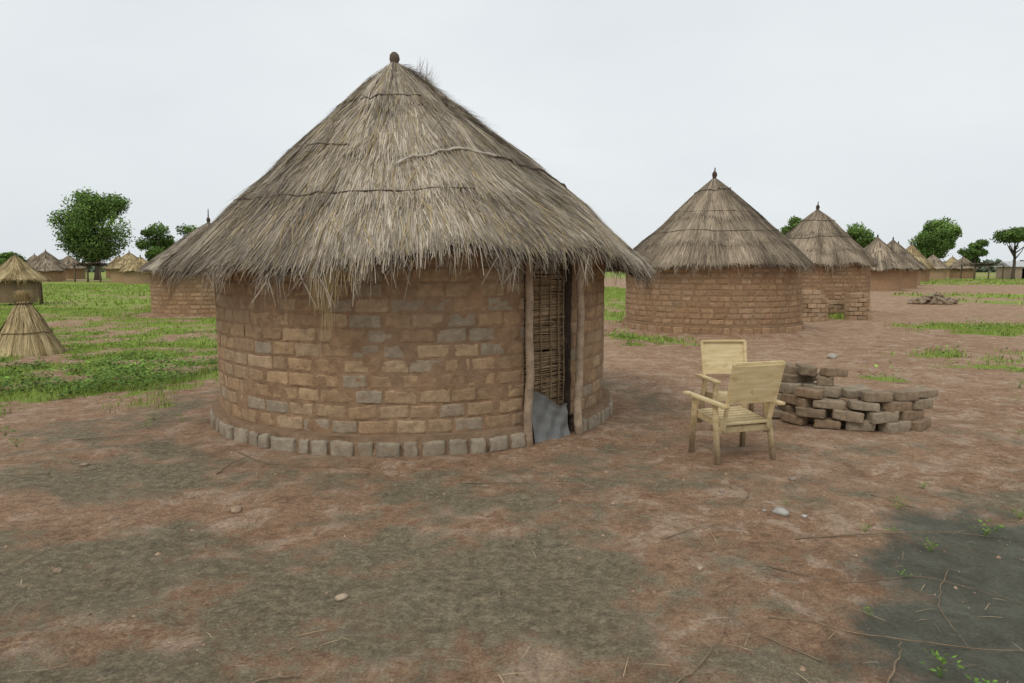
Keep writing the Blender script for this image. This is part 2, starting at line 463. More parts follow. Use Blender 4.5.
# ------------------------------------------------------------------ thatch
class Roof:
    def __init__(s, prof, seed=1, wob=0.04, shift=(0, 0), lump=.02, eave=.10, lift=None, c0=0.0, flare=()):
        s.pr = np.array([p[0] for p in prof], float); s.pz = np.array([p[1] for p in prof], float)
        d = np.hypot(np.diff(s.pr), np.diff(s.pz)); s.S = np.concatenate([[0], np.cumsum(d)]); s.L = s.S[-1]
        tr, tz = (s.pr[-1] - s.pr[-2]) / d[-1], (s.pz[-1] - s.pz[-2]) / d[-1]
        s.pr = np.append(s.pr, [s.pr[-1] + tr * .15, s.pr[-1] + tr * .15 + .05]); s.pz = np.append(s.pz, [s.pz[-1] + tz * .15, s.pz[-1] + tz * .15 - .33])
        s.S = np.append(s.S, [s.L + .15, s.L + .5])
        s.seed = seed; s.wob = wob; s.shift = shift; s.lump = lump; s.eave = eave; s.lift = lift or (); s.c0 = c0; s.flare = flare
    def bell(s, phi, a, w):
        return np.exp(-(((phi - math.radians(a) + math.pi) % (2 * math.pi) - math.pi) / math.radians(w)) ** 2)
    def at(s, phi, t, off):
        phi = np.asarray(phi, float); t = np.asarray(t, float)
        r = np.interp(t, s.S, s.pr); z = np.interp(t, s.S, s.pz)
        r2 = np.interp(t + .05, s.S, s.pr); z2 = np.interp(t + .05, s.S, s.pz)
        dr = r2 - r; dz = z2 - z; l = np.hypot(dr, dz) + 1e-6
        nr, nz = -dz / l, dr / l
        env = np.clip(t / .8, 0, 1)
        w = s.wob * (fbm(np.cos(phi) * 2 + 5, np.sin(phi) * 2 + 5 + t * .8, s.seed, 3) - .5) * 2 * env
        w = w + s.lump * (fbm(np.cos(phi) * 9 + 15 + t * .2, np.sin(phi) * 9 + 15 + t * 1.6, s.seed + 2, 3) - .5) * 2 * env
        o = off + w
        rr = r + nr * o; zz = z + nz * o
        e = np.clip((t / s.L - .6) / .4, 0, 1.4)
        zz = zz - e * s.eave * (vnoise(np.cos(phi) * 4 + 9, np.sin(phi) * 4 + 9, s.seed + 5) - .5)
        for lf in s.lift: zz = zz + e * lf[0] * s.bell(phi, lf[1], lf[2])
        for lf in s.flare: rr = rr + e * lf[0] * s.bell(phi, lf[1], lf[2])
        k = np.clip(1 - t / s.L, 0, 1)
        return np.stack([rr * np.cos(phi) + s.shift[0] * k + s.c0 * (1 - k), rr * np.sin(phi) + s.shift[1] * k, zz], -1)
    def base(s, seg=144, c=(.15, .122, .092)):
        buf = Buf()
        ph = np.linspace(0, 2 * math.pi, seg + 1); t = np.linspace(0, s.L, 24)
        PH, T = np.meshgrid(ph, t)
        idx = np.arange(len(ph) * len(t)).reshape(len(t), len(ph))
        q = np.stack([idx[:-1, :-1], idx[:-1, 1:], idx[1:, 1:], idx[1:, :-1]], -1).reshape(-1, 4)
        buf.add(s.at(PH, T, -0.006).reshape(-1, 3), q, c)
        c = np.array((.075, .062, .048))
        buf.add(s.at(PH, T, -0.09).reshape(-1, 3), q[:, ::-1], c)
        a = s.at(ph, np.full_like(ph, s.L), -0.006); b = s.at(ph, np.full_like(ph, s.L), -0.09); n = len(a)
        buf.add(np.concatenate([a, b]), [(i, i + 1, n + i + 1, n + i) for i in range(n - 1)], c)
        return buf

def strip(buf, A, B, C, wdir, w, col):
    n = len(A); w = w[:, None]
    v = np.stack([A - wdir * w, A + wdir * w, B - wdir * w, B + wdir * w, C - wdir * w * .35, C + wdir * w * .35], 1).reshape(-1, 3)
    i = (np.arange(n) * 6)[:, None]
    q = np.concatenate([i + np.array([0, 1, 3, 2]), i + np.array([2, 3, 5, 4])])
    buf.add(v, q, np.repeat(col, 6, 0))

def straw_cols(n, rg, phi, t, pal, patch):
    a = np.array(pal['dark']); b = np.array(pal['mid']); c = np.array(pal['light'])
    u = rg.random(n)[:, None]
    p = fbm(np.cos(phi) * 7 + 20 + t * .15, np.sin(phi) * 7 + 20 - t * .9, patch, 3)[:, None]
    p2 = fbm(np.cos(phi) * 3 + 50, np.sin(phi) * 3 + 50 + t * 1.2, patch + 7, 3)[:, None]
    u = np.clip(u * .75 + (p - .5) * 1.1 + (p2 - .5) * .9 + .12, 0, 1)
    col = np.where(u < .5, a + (b - a) * (u / .5), b + (c - b) * ((u - .5) / .5))
    return col * rg.uniform(.78, 1.22, (n, 1))

PGREY = dict(dark=(.165, .138, .106), mid=(.345, .29, .222), light=(.57, .49, .38))
PBROWN = dict(dark=(.13, .10, .072), mid=(.30, .238, .168), light=(.47, .38, .275))
PGOLD = dict(dark=(.20, .14, .065), mid=(.42, .32, .165), light=(.58, .46, .26))

def thatch(roof, n, rg, width=.006, length=(.35, .9), pal=PGREY, tiers=(.36, .62, 1.0), step=.012, fringe=2500, gold=None, spread=.05, extra=None, lift=.018, tvar=.5, clumpy=.07, fr_len=.085, wildp=.015):
    buf = roof.base()
    L = roof.L
    tb = np.array(tiers) * L
    ttop = L * np.sqrt(rg.random(n)) * .98
    ln = rg.uniform(length[0], length[1], n)
    phi = rg.uniform(-math.pi, math.pi, n)
    bnd = tb[None, :] + (fbm(np.cos(phi) * 3 + 7, np.sin(phi) * 3 + 7, roof.seed, 3)[:, None] - .5) * tvar
    bnd[:, -1] = L
    ti = (ttop[:, None] > bnd).sum(1); ti = np.clip(ti, 0, len(tb) - 1)
    tend = bnd[np.arange(n), ti]
    over = rg.exponential(.11, n)
    tbot = np.where(ti == len(tb) - 1, np.minimum(ttop + ln, tend + rg.exponential(.05, n)), np.minimum(ttop + ln, tend + over))
    tbot = np.minimum(tbot, L + .42)
    ttop = np.minimum(ttop, tbot - .12); ttop = np.maximum(ttop, 0.0)
    tst = np.where(ti > 0, bnd[np.arange(n), np.maximum(ti - 1, 0)], 0)
    lay = lambda t: np.clip((t - tst) / (tend - tst + 1e-6), 0, 1) * step
    r = np.interp(ttop, roof.S, roof.pr) + .12
    dphi = rg.normal(0, spread, n) * (tbot - ttop) / np.maximum(r, .25)
    clump = (vnoise(np.cos(phi) * 14 + 30, np.sin(phi) * 14 + 30 + ttop * 2, roof.seed + 3) - .5) * clumpy * (tbot - ttop) / np.maximum(r, .4)
    dphi = dphi + clump
    o = rg.random(n) ** 1.3 * lift
    wild = rg.random(n) < wildp
    up = rg.uniform(0, .006, n) + wild * rg.uniform(.0, .06, n)
    A = roof.at(phi, ttop, o + lay(ttop) - .004); B = roof.at(phi + dphi * .5, (ttop + tbot) / 2, o + lay((ttop + tbot) / 2) + .003)
    C = roof.at(phi + dphi, tbot, o + lay(tbot) + up - .003)
    wd = np.stack([-np.sin(phi), np.cos(phi), rg.normal(0, .15, n)], -1)
    col = straw_cols(n, rg, phi, ttop, pal, roof.seed + 11)
    if gold is not None:
        k = gold(phi, ttop / L) > rg.random(n)
        col[k] = straw_cols(k.sum(), rg, phi[k], ttop[k], PGOLD, 3) * .8
    strip(buf, A, B, C, wd, rg.uniform(.5, 1.3, n) * width * .5, col)
    m = fringe
    if m:
        phi = rg.uniform(-math.pi, math.pi, m)
        cl = vnoise(np.cos(phi) * 16 + 30, np.sin(phi) * 16 + 30, roof.seed + 9) * .7 + .3 * vnoise(np.cos(phi) * 45 + 90, np.sin(phi) * 45 + 90, roof.seed + 19)
        t0 = L - rg.uniform(-.02, .22, m); t1 = L + rg.exponential(fr_len, m) * (0.10 + 2.2 * cl ** 1.8)
        t1 = np.minimum(t1, L + .44)
        A = roof.at(phi, t0, rg.uniform(-.08, .02, m)); B = roof.at(phi + rg.normal(0, .01, m), (t0 + t1) / 2, rg.uniform(-.08, .02, m))
        C = roof.at(phi + rg.normal(0, .025, m), t1, rg.uniform(-.10, .03, m))
        wd = np.stack([-np.sin(phi), np.cos(phi), rg.normal(0, .2, m)], -1)
        strip(buf, A, B, C, wd, rg.uniform(.5, 1.2, m) * width * .5, straw_cols(m, rg, phi, t0, pal, roof.seed + 11) * .9)
    if extra: extra(buf, roof, rg)
    return buf

def rope_on(roof, pts, rad, col, seed=0, sag=.012, off=.03):
    rg2 = np.random.default_rng(seed)
    cp = bez([(math.radians(p), t * roof.L, 0) for p, t in pts], max(14, 6 * len(pts)))
    out = []
    for p in cp:
        out.append(tuple(roof.at(np.array([p[0]]), np.array([p[1] + rg2.normal(0, sag)]), np.array([off + rad * .6 + rg2.normal(0, .004)]))[0]))
    b = Buf(); tube(b, out, [rad * rg2.uniform(.7, 1.2) for _ in out], 7, col)
    return b.mesh('binding_rope', True)

def knob(name, z, r=.06, h=.14, col=(.10, .075, .055), stick=0, shift=(0, 0)):
    b = Buf(); X, Y = shift
    pts = [(X, Y, z - .25), (X, Y, z - .12), (X, Y + .004, z), (X + .004, Y, z + h * .35), (X, Y, z + h * .75), (X, Y, z + h)]
    tube(b, pts, [r * 1.9, r * 1.35, r * .8, r * 1.15, r * 1.0, r * .5], 12, col)
    if stick: tube(b, [(X, Y, z + h * .8), (X + .01, Y, z + h + stick)], [.022, .014], 6, (.1, .08, .06))
    return b.mesh(name, True)

# ------------------------------------------------------------------ MAIN HUT
def empty(name, loc, rot=None, **kw):
    o = obj(name, None, None, loc=loc, rot=rot, **kw); o.empty_display_size = .3
    return o

hut = empty('mud_brick_hut', (HUT[0], HUT[1], 0), label='large round mud brick hut with grey thatch roof and reed door', cat='hut', group='round mud brick huts of the village')
rg = np.random.default_rng(11)
PD = math.radians(-47.1)
R1 = HUT[2]
GAP = (PD - .33 / R1, PD + .315 / R1)
def special(phi, z, w):
    d = math.degrees(phi)
    if -148 < d < -141 and 1.0 < z < 1.13: return (.48, .45, .39)
    if -122 < d < -117 and .34 < z < .47: return (.14, .115, .095)
    return None
def greyf(phi, z):
    d = math.degrees(phi)
    a = math.exp(-((d + 84) / 24) ** 2) * math.exp(-((z - .95) / .4) ** 2) * .6
    return .06 + a + (.15 if z < .4 else 0)
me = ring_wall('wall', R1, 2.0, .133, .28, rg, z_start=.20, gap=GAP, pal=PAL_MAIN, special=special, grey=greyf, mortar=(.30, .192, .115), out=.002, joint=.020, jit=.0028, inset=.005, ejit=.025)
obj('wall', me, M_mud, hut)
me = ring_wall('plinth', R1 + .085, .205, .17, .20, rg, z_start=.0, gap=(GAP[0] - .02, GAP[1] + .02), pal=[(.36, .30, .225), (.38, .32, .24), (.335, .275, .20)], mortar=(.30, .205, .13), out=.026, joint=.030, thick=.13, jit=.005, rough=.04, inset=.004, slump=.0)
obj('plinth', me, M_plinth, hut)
prof1 = [(0.03, 3.97), (.12, 3.89), (.5, 3.56), (1.0, 3.14), (1.5, 2.70), (2.0, 2.23), (2.3, 1.93), (2.54, 1.69)]
SH = (-.22, 0)
rf = Roof(prof1, 4, .07, SH, lump=.032, eave=.20, lift=((.13, -62, 26), (-.06, -5, 25), (-.10, -168, 22)), c0=.12, flare=((.17, -168, 26),))
def extra1(buf, roof, rg):
    for ph0, n, ln, sp in [(-101, 60, .66, .016), (-102, 50, .42, .03), (-97, 20, .30, .05), (-112, 30, .22, .05), (-78, 35, .24, .05), (-128, 55, .24, .07), (-150, 60, .26, .07), (-20, 60, .25, .06), (-60, 50, .24, .06), (-5, 70, .22, .1), (-165, 70, .22, .08)]:
        phi = math.radians(ph0) + rg.normal(0, sp, n); t0 = roof.L - rg.uniform(0.05, .5, n)
        A = roof.at(phi, t0, np.full(n, .03)); B = roof.at(phi, np.full(n, roof.L + .05), np.full(n, .02))
        C = B.copy(); C[:, 2] -= ln * rg.uniform(.25, 1, n); C[:, 0] += rg.normal(0, .03, n)
        wd = np.stack([-np.sin(phi), np.cos(phi), 0 * phi], -1)
        pal = PGOLD if ph0 in (-101, -102, -97) else PGREY
        strip(buf, A, B, C, wd, np.full(n, .0036), straw_cols(n, rg, phi, t0, pal, 5) * .9)
    n = 900
    phi = math.radians(-22) + rg.normal(0, .34, n); t0 = rg.uniform(.10, 1.1, n)
    A = roof.at(phi, t0, np.full(n, .02)); C = roof.at(phi + rg.normal(0, .25, n), t0 + rg.uniform(.1, .3, n), rg.uniform(.02, .12, n))
    strip(buf, A, (A + C) / 2 + np.array([0, 0, .01]), C, np.stack([-np.sin(phi), np.cos(phi), 0 * phi], -1), np.full(n, .003), straw_cols(n, rg, phi, t0, PBROWN, 5))
    n = 90
    phi = math.radians(-15) + rg.normal(0, .25, n); t0 = rg.uniform(.32, .5, n)
    A = roof.at(phi, t0, np.full(n, .03)); C = A + np.stack([rg.uniform(-.08, .10, n), rg.normal(0, .04, n), rg.uniform(.05, .24, n)], -1)
    strip(buf, A, (A + C) / 2, C, np.stack([-np.sin(phi), np.cos(phi), 0 * phi], -1), np.full(n, .0025), straw_cols(n, rg, phi, t0, PGREY, 5))
    # loose cross-lying stalks over the whole roof
    n = 1600
    phi = rg.uniform(-math.pi, math.pi, n); t0 = roof.L * np.sqrt(rg.random(n)) * .95; ln = rg.uniform(.15, .5, n)
    dp = rg.normal(0, .35, n) * ln / (np.interp(t0, roof.S, roof.pr) + .3)
    A = roof.at(phi, t0, np.full(n, .035)); C = roof.at(phi + dp, t0 + ln * .8, rg.uniform(.03, .07, n)); B = (A + C) / 2 + np.array([0, 0, .012])
    strip(buf, A, B, C, np.stack([-np.sin(phi), np.cos(phi), 0 * phi], -1), np.full(n, .0035), straw_cols(n, rg, phi, t0, PGOLD, 5) * rg.uniform(.5, 1.0, (n, 1)))
def gold1(phi, t):
    d = np.degrees(phi)
    return .09 + .12 * np.exp(-((d + 55) / 14) ** 2) * (t > .7)
me = thatch(rf, 80000, rg, width=.0092, tiers=(.27, .52, .75, 1.0), step=.022, fringe=9000, gold=gold1, extra=extra1, spread=.08, lift=.020, clumpy=.13, fr_len=.10, wildp=.03).mesh('roof')
roof1 = obj('roof', me, M_straw, hut)
dk = (.11, .088, .068)
obj('binding_rope', rope_on(rf, [(-165, .26), (-140, .262), (-105, .25), (-66, .255)], .010, dk, 1, off=.034), M_wood, roof1)
obj('binding_rope', rope_on(rf, [(-178, .535), (-150, .51), (-128, .505), (-108, .525)], .009, dk, 2, off=.034), M_wood, roof1)
obj('binding_rope', rope_on(rf, [(-172, .745), (-150, .75), (-120, .745), (-95, .755), (-68, .76)], .010, dk, 3, off=.034), M_wood, roof1)
obj('binding_stick', rope_on(rf, [(-88, .635), (-82, .595), (-74, .565), (-60, .55), (-48, .555)], .014, (.52, .47, .39), 4, .004, off=.04), M_wood, roof1, label='pale bent binding stick')
obj('binding_rope', rope_on(rf, [(-50, .555), (-38, .57), (-22, .61), (-8, .66), (6, .68)], .011, dk, 5, off=.036), M_wood, roof1)
obj('finial', knob('finial', 3.95, .052, .12, (.13, .10, .075), 0, SH), M_straw, roof1)

# door
dc = Vector((R1 * math.cos(PD), R1 * math.sin(PD), 0)); dt = Vector((-math.sin(PD), math.cos(PD), 0)); dn = Vector((math.cos(PD), math.sin(PD), 0))
def dpt(s, o, z): return tuple(dc + dt * s + dn * o + Vector((0, 0, z)))
for s, top in ((-.345, 1.88), (.31, 1.84)):
    b = Buf()
    pts = []
    for k in range(12):
        z = -.02 + (top + .02) * k / 11
        pts.append(dpt(s + .013 * math.sin(k * .9 + s * 8) + (.012 if k > 7 else 0), (.06 if s < 0 else .085) + .008 * math.cos(k * 1.7 + s), z))
    tube(b, pts, [.044, .043, .040, .041, .038, .039, .037, .036, .037, .035, .033, .033], 10, (.42, .32, .225) if s > 0 else (.37, .275, .19))
    obj('door_post', b.mesh('door_post', True), M_wood, hut)
b = Buf()
rd = np.random.default_rng(5)
z = .08
while z < 1.88:
    r = rd.uniform(.004, .008)
    a = rd.uniform(-.03, .03)
    c = np.array((.31, .22, .13)) * rd.uniform(.55, 1.2)
    tube(b, [dpt(-.315 + rd.uniform(-.01, .01), -.045 + rd.uniform(-.008, .008), z + a * .4), dpt(-.05, -.03 + rd.uniform(-.012, .012), z + rd.normal(0, .005)), dpt(.205 + rd.uniform(-.03, .03), -.045 + rd.uniform(-.008, .008), z - a * .4)], r, 6, c)
    z += r * 1.5
for s in (-.25, -.12, .01, .12, .19):
    tube(b, [dpt(s, -.026, .06), dpt(s + .012, -.016, .6), dpt(s - .006, -.014, 1.2), dpt(s + .005, -.02, 1.9)], .007, 7, (.24, .17, .10))
obj('door', b.mesh('door', True), M_wood, hut, label='woven reed door panel')
# plastic sheet with a few long diagonal folds and a turned-down top edge
bm = bmesh.new()
nxg, nzg = 44, 44
vv = []
def tri_w(x): return abs(((x) % 1.0) * 2 - 1)
for j in range(nzg):
    for i in range(nxg):
        u = i / (nxg - 1); v = j / (nzg - 1)
        wdt = .25 - .02 * v
        s = -.02 + (u - .5) * 2 * wdt
        crease = .026 * tri_w(u * 1.6 + v * .7) + .016 * tri_w(u * 2.7 - v * 1.3 + .3) + .006 * tri_w(v * 3.1 + u * .8)
        o = -.012 + crease + .045 * (1 - v) ** 3 + .018 * max(0, v - .9) * 10
        top = .45 + .035 * math.sin(u * 5 + 1) - .13 * u + .02 * tri_w(u * 2.2)
        z = .02 + v * top
        vv.append(bm.verts.new(Vector(dpt(s, o, z)) + Vector((HUT[0], HUT[1], 0))))
for j in range(nzg - 1):
    for i in range(nxg - 1):
        bm.faces.new((vv[j * nxg + i], vv[j * nxg + i + 1], vv[(j + 1) * nxg + i + 1], vv[(j + 1) * nxg + i]))
me = bpy.data.meshes.new('plastic_sheet'); bm.to_mesh(me); bm.free()
for p in me.polygons: p.use_smooth = True
obj('plastic_sheet', me, M_sheet, label='creased grey plastic sheet tucked at the foot of the reed door', cat='plastic sheet')

# ------------------------------------------------------------------ OTHER HUTS
def make_hut(x, y, R, H, prof, seed, n, width, hi=False, pal=PAL_RED, rpal=PBROWN, label='', rings=(), fringe=1200, plinth=False, bricks=True, stick=0.0, knobr=.06, length=(.4, .9), mortar=(.285, .18, .104), cat='hut'):
    rg = np.random.default_rng(seed)
    e = empty('mud_brick_hut', (x, y, gz(x + R + .8, y) if math.hypot(x, y) > 60 else 0), label=label, cat=cat, group='round mud brick huts of the village')
    if bricks:
        me = ring_wall('wall', R, H, .14, .30, rg, hi=False, pal=pal, mortar=mortar, out=.008)
    else:
        b = Buf(); seg = 40
        ph = np.linspace(0, 2 * math.pi, seg + 1); zz = np.array([-.3, .3, 1, H])
        PH, Z = np.meshgrid(ph, zz); idx = np.arange(len(ph) * 4).reshape(4, -1)
        q = np.stack([idx[:-1, :-1], idx[:-1, 1:], idx[1:, 1:], idx[1:, :-1]], -1).reshape(-1, 4)
        b.add(np.stack([R * np.cos(PH), R * np.sin(PH), Z], -1).reshape(-1, 3), q, np.array(pal[seed % len(pal)]))
        me = b.mesh('wall', True)
    obj('wall', me, M_mud, e)
    if plinth:
        obj('plinth', ring_wall('plinth', R + .07, .26, .2, .24, rg, z_start=.04, hi=False, pal=pal, mortar=mortar, out=.015, thick=.1), M_mud, e)
    rf = Roof(prof, seed, .06, lump=.025, eave=.16)
    ro = obj('roof', thatch(rf, n, rg, width=width, pal=rpal, fringe=fringe, tiers=(.45, .75, 1.0), length=length, step=.018, spread=.07).mesh('roof'), M_straw, e)
    for t in rings:
        a = rg.uniform(0, 360)
        obj('binding_rope', rope_on(rf, [(a + k * 40, t + rg.normal(0, .012)) for k in range(10)], .012, (.12, .096, .074), seed, .008, .024), M_wood, ro)
    obj('finial', knob('finial', prof[0][1], knobr, .16, (.09, .06, .045), stick), M_wood, ro)
    return e

make_hut(5.38, 18.5, 2.27, 1.95, [(.03, 4.04), (.4, 3.70), (1.0, 3.12), (1.6, 2.56), (2.2, 2.01), (2.48, 1.72)], 21, 26000, .012, label='round mud brick hut with brown thatch roof and stick finial',
         rings=(.17, .42, .66), fringe=3500, plinth=True, stick=.10)
make_hut(11.25, 25.5, 1.85, 1.85, [(.03, 3.80), (.5, 3.40), (1.1, 2.80), (1.7, 2.20), (2.04, 1.80)], 22, 14000, .015, label='round mud brick hut beside a ruined low brick wall', rings=(.25, .55), fringe=2000, stick=.12, pal=PAL_RED)
make_hut(-10.8, 24.6, 1.95, 1.75, [(.03, 3.28), (.5, 2.92), (1.1, 2.46), (1.7, 2.0), (2.22, 1.6)], 23, 12000, .015, label='red brown brick hut with wide grey thatch eaves', rings=(.4,), fringe=2000, stick=.3, rpal=PGREY)
far = [(27.3, 51.5, 1.75, 3.95, 2.35, PBROWN), (31.5, 57, 1.9, 4.0, 2.4, PBROWN), (37.0, 66, 2.0, 4.0, 2.5, PBROWN), (49.3, 85, 2.1, 4.6, 2.7, PGOLD), (60, 98, 1.8, 3.6, 2.2, PBROWN),
       (-61, 90, 2.0, 3.9, 2.6, PBROWN), (-67, 104, 2.0, 3.6, 2.5, PBROWN), (-44.5, 80, 2.0, 3.5, 2.5, PGOLD), (-64, 112, 2.0, 3.7, 2.4, PGOLD), (-40, 74, 1.7, 2.9, 2.1, PGOLD), (-75, 108, 2, 3.8, 2.5, PBROWN),
       (73.5, 112, 1.8, 3.5, 2.2, PBROWN), (82, 128, 1.9, 3.8, 2.3, PGOLD), (-57, 84, 1.6, 2.9, 2.0, PBROWN)]
for i, (x, y, R, H, er, pl) in enumerate(far):
    ez = 1.6 if H > 3.2 else 1.3
    lab = 'distant round mud hut with golden new thatch on the plain' if pl is PGOLD else 'distant round mud hut with weathered brown thatch on the plain'
    make_hut(x, y, R, ez + .3, [(.03, H), (er * .4, H - (H - ez) * .40), (er, ez)], 40 + i, 2500, .05, label=lab, bricks=False, fringe=400, rpal=pl, stick=.1)

def granary(x, y, label):
    rg = np.random.default_rng(77)
    e = empty('granary', (x, y, 0), label=label, cat='granary')
    b = Buf()
    ph = np.linspace(0, 2 * math.pi, 41); zz = np.linspace(.1, 1.25, 8)
    PH, Z = np.meshgrid(ph, zz); idx = np.arange(41 * 8).reshape(8, -1)
    q = np.stack([idx[:-1, :-1], idx[:-1, 1:], idx[1:, 1:], idx[1:, :-1]], -1).reshape(-1, 4)
    rr = .72 + .1 * np.sin((Z - .1) / 1.15 * math.pi)
    b.add(np.stack([rr * np.cos(PH), rr * np.sin(PH), Z], -1).reshape(-1, 3), q, (.30, .21, .135))
    obj('wall', b.mesh('wall', True), M_mud, e)
    for k in range(6):
        b = Buf(); a = k * math.pi / 3
        tube(b, [(1.0 * math.cos(a), 1.0 * math.sin(a), -.05), (.98 * math.cos(a), .98 * math.sin(a), 1.35)], .04, 6, (.2, .15, .1))
        obj('post', b.mesh('post', True), M_wood, e)
    rf = Roof([(.03, 2.25), (.35, 1.9), (.8, 1.5), (1.25, 1.15)], 9, .03)
    obj('roof', thatch(rf, 5000, rg, width=.018, pal=PGOLD, fringe=1200, tiers=(.5, 1.0), length=(.3, .7)).mesh('roof'), M_straw, e)
granary(-22.4, 31.0, 'small mud granary on posts under a golden thatch cone')

rg = np.random.default_rng(31)
e = empty('straw_bundle', (-9.45, 13.2, gz(-9.45, 13.2)), label='tied cone of golden straw standing in green weeds', cat='straw bundle')
rf = Roof([(.05, 1.10), (.10, .98), (.22, .78), (.38, .47), (.54, .16), (.62, .0)], 12, .05)
b = thatch(rf, 7000, rg, width=.011, pal=PGOLD, fringe=0, tiers=(.35, 1.0), length=(.4, 1.0), step=.015)
n = 600
phi = rg.uniform(-math.pi, math.pi, n); r0 = rg.uniform(.01, .07, n)
A = np.stack([r0 * np.cos(phi), r0 * np.sin(phi), np.full(n, .98)], -1)
r1 = rg.uniform(.03, .19, n); C = np.stack([r1 * np.cos(phi), r1 * np.sin(phi), 1.05 + rg.uniform(.03, .2, n)], -1)
strip(b, A, (A + C) / 2, C, np.stack([-np.sin(phi), np.cos(phi), 0 * phi], -1), np.full(n, .005), straw_cols(n, rg, phi, phi * 0, PGOLD, 2))
obj('straw', b.mesh('straw'), M_straw, e)
obj('binding_rope', rope_on(rf, [(k * 40, .12) for k in range(10)], .014, (.12, .085, .05), 3, .004), M_wood, e)
obj('binding_rope', rope_on(rf, [(k * 40, .62) for k in range(10)], .010, (.2, .15, .08), 4, .006), M_wood, e)

def shelter(x, y, w, d, h, seed):
    rg = np.random.default_rng(seed)
    e = empty('open_shelter', (x, y, gz(x, y)), label='open pole shelter with flat thatched top on the plain', cat='shelter', group='open pole shelters')
    for sx in (-1, 0, 1):
        for sy in (-1, 1):
            b = Buf(); tube(b, [(sx * w / 2, sy * d / 2, -.3), (sx * w / 2 + .05, sy * d / 2, h)], .09, 6, (.17, .13, .09))
            obj('post', b.mesh('post', True), M_wood, e)
    b = Buf(); n = 900
    c0 = np.stack([rg.uniform(-w / 2 - .3, w / 2 + .3, n), rg.uniform(-d / 2 - .3, d / 2 + .3, n), h + rg.uniform(0, .4, n)], -1)
    an = rg.uniform(0, math.pi, n); dv = np.stack([np.cos(an), np.sin(an), rg.normal(0, .08, n)], -1) * .5
    wd = np.stack([-np.sin(an), np.cos(an), 0 * an], -1)
    strip(b, c0 - dv, c0, c0 + dv, wd, np.full(n, .06), straw_cols(n, rg, an, an, PBROWN, 4))
    obj('roof', b.mesh('roof'), M_straw, e)
shelter(70.5, 103, 4.2, 3, 2.0, 1); shelter(66, 112, 3.2, 3, 2.1, 2); shelter(-50, 82, 3, 2.5, 1.9, 3)

e = empty('mud_house', (79.5, 108, gz(79.5, 108)), label='low rectangular mud house with pale tin roof', cat='house')
def boxm(name, x0, x1, y0, y1, z0, z1, bev=.02):
    bm = bmesh.new(); bmesh.ops.create_cube(bm, size=1)
    for v in bm.verts: v.co = Vector(((x0 + x1) / 2 + v.co.x * (x1 - x0), (y0 + y1) / 2 + v.co.y * (y1 - y0), (z0 + z1) / 2 + v.co.z * (z1 - z0)))
    bmesh.ops.bevel(bm, geom=list(bm.edges), offset=bev, segments=2, affect='EDGES')
    return bm
me = bms_to_mesh('wall', [boxm('w', -2.2, 2.2, -1.6, 1.6, -.5, 1.9)])
ca = me.color_attributes.new('Col', 'FLOAT_COLOR', 'POINT')
for d in ca.data: d.color = (.42, .33, .24, 1)
obj('wall', me, M_adobe, e)
bm = bmesh.new()
pts = [(-2.5, -2.0, 1.85), (2.5, -2.0, 1.85), (2.5, 0, 2.7), (-2.5, 0, 2.7), (2.5, 2.0, 1.85), (-2.5, 2.0, 1.85)]
v = [bm.verts.new(p) for p in pts]; bm.faces.new((v[0], v[1], v[2], v[3])); bm.faces.new((v[3], v[2], v[4], v[5])); bm.faces.new((v[1], v[4], v[2])); bm.faces.new((v[0], v[3], v[5]))
me = bpy.data.meshes.new('roof'); bm.to_mesh(me); bm.free()
obj('roof', me, M_tin, e)
me = bms_to_mesh('door', [boxm('d', -.4, .4, -1.66, -1.602, -.1, 1.6, .01)])
obj('door', me, M_wood, e)

def straight(buf, p0, p1, hfun, rg, pal, thick=.3):
    p0 = np.array(p0, float); p1 = np.array(p1, float); L = np.hypot(*(p1 - p0)); d = (p1 - p0) / L; nrm = np.array([d[1], -d[0]])
    course = .14
    for k in range(9):
        z = k * course; off = (k % 2) * .15
        s = -off
        while s < L - .05:
            a0 = max(s, 0) + .010; a1 = min(s + .3, L) - .010; s += .3
            if a1 - a0 < .05: continue
            if z + course > hfun((a0 + a1) / 2 / L) + rg.uniform(-.09, .09): continue
            c = np.array(pal[rg.integers(len(pal))]) * rg.uniform(.8, 1.15)
            o = rg.uniform(-.02, .02)
            x0, x1 = a0, a1; y0, y1 = -thick / 2 + o, thick / 2 + o; z0, z1 = z + .004, z + course - .012
            vs8 = []
            for zz in (z0, z1):
                for aa, bb in ((x0, y0), (x1, y0), (x1, y1), (x0, y1)):
                    q = p0 + d * aa + nrm * bb; vs8.append((q[0], q[1], zz + rg.normal(0, .006)))
            buf.add(vs8, [(0, 1, 5, 4), (1, 2, 6, 5), (2, 3, 7, 6), (3, 0, 4, 7), (4, 5, 6, 7), (3, 2, 1, 0)], c)
b = Buf(); rg = np.random.default_rng(3)
PW = [(.42, .29, .18), (.39, .26, .155), (.44, .31, .20)]
straight(b, (9.0, 21.3), (9.75, 21.4), lambda t: 1.10 - .2 * t, rg, PW)
straight(b, (9.75, 21.4), (10.3, 23.2), lambda t: .8 - .3 * t, rg, PW)
straight(b, (10.3, 23.2), (11.5, 23.4), lambda t: .5 + .1 * t, rg, PW)
straight(b, (10.8, 22.0), (11.45, 22.1), lambda t: .9 + .1 * t, rg, PW)
straight(b, (11.45, 22.1), (11.6, 23.4), lambda t: .9 - .2 * t, rg, PW)
obj('low_brick_wall', b.mesh('low_brick_wall'), M_adobe, label='ruined waist high mud brick enclosure in front of a hut', cat='wall')

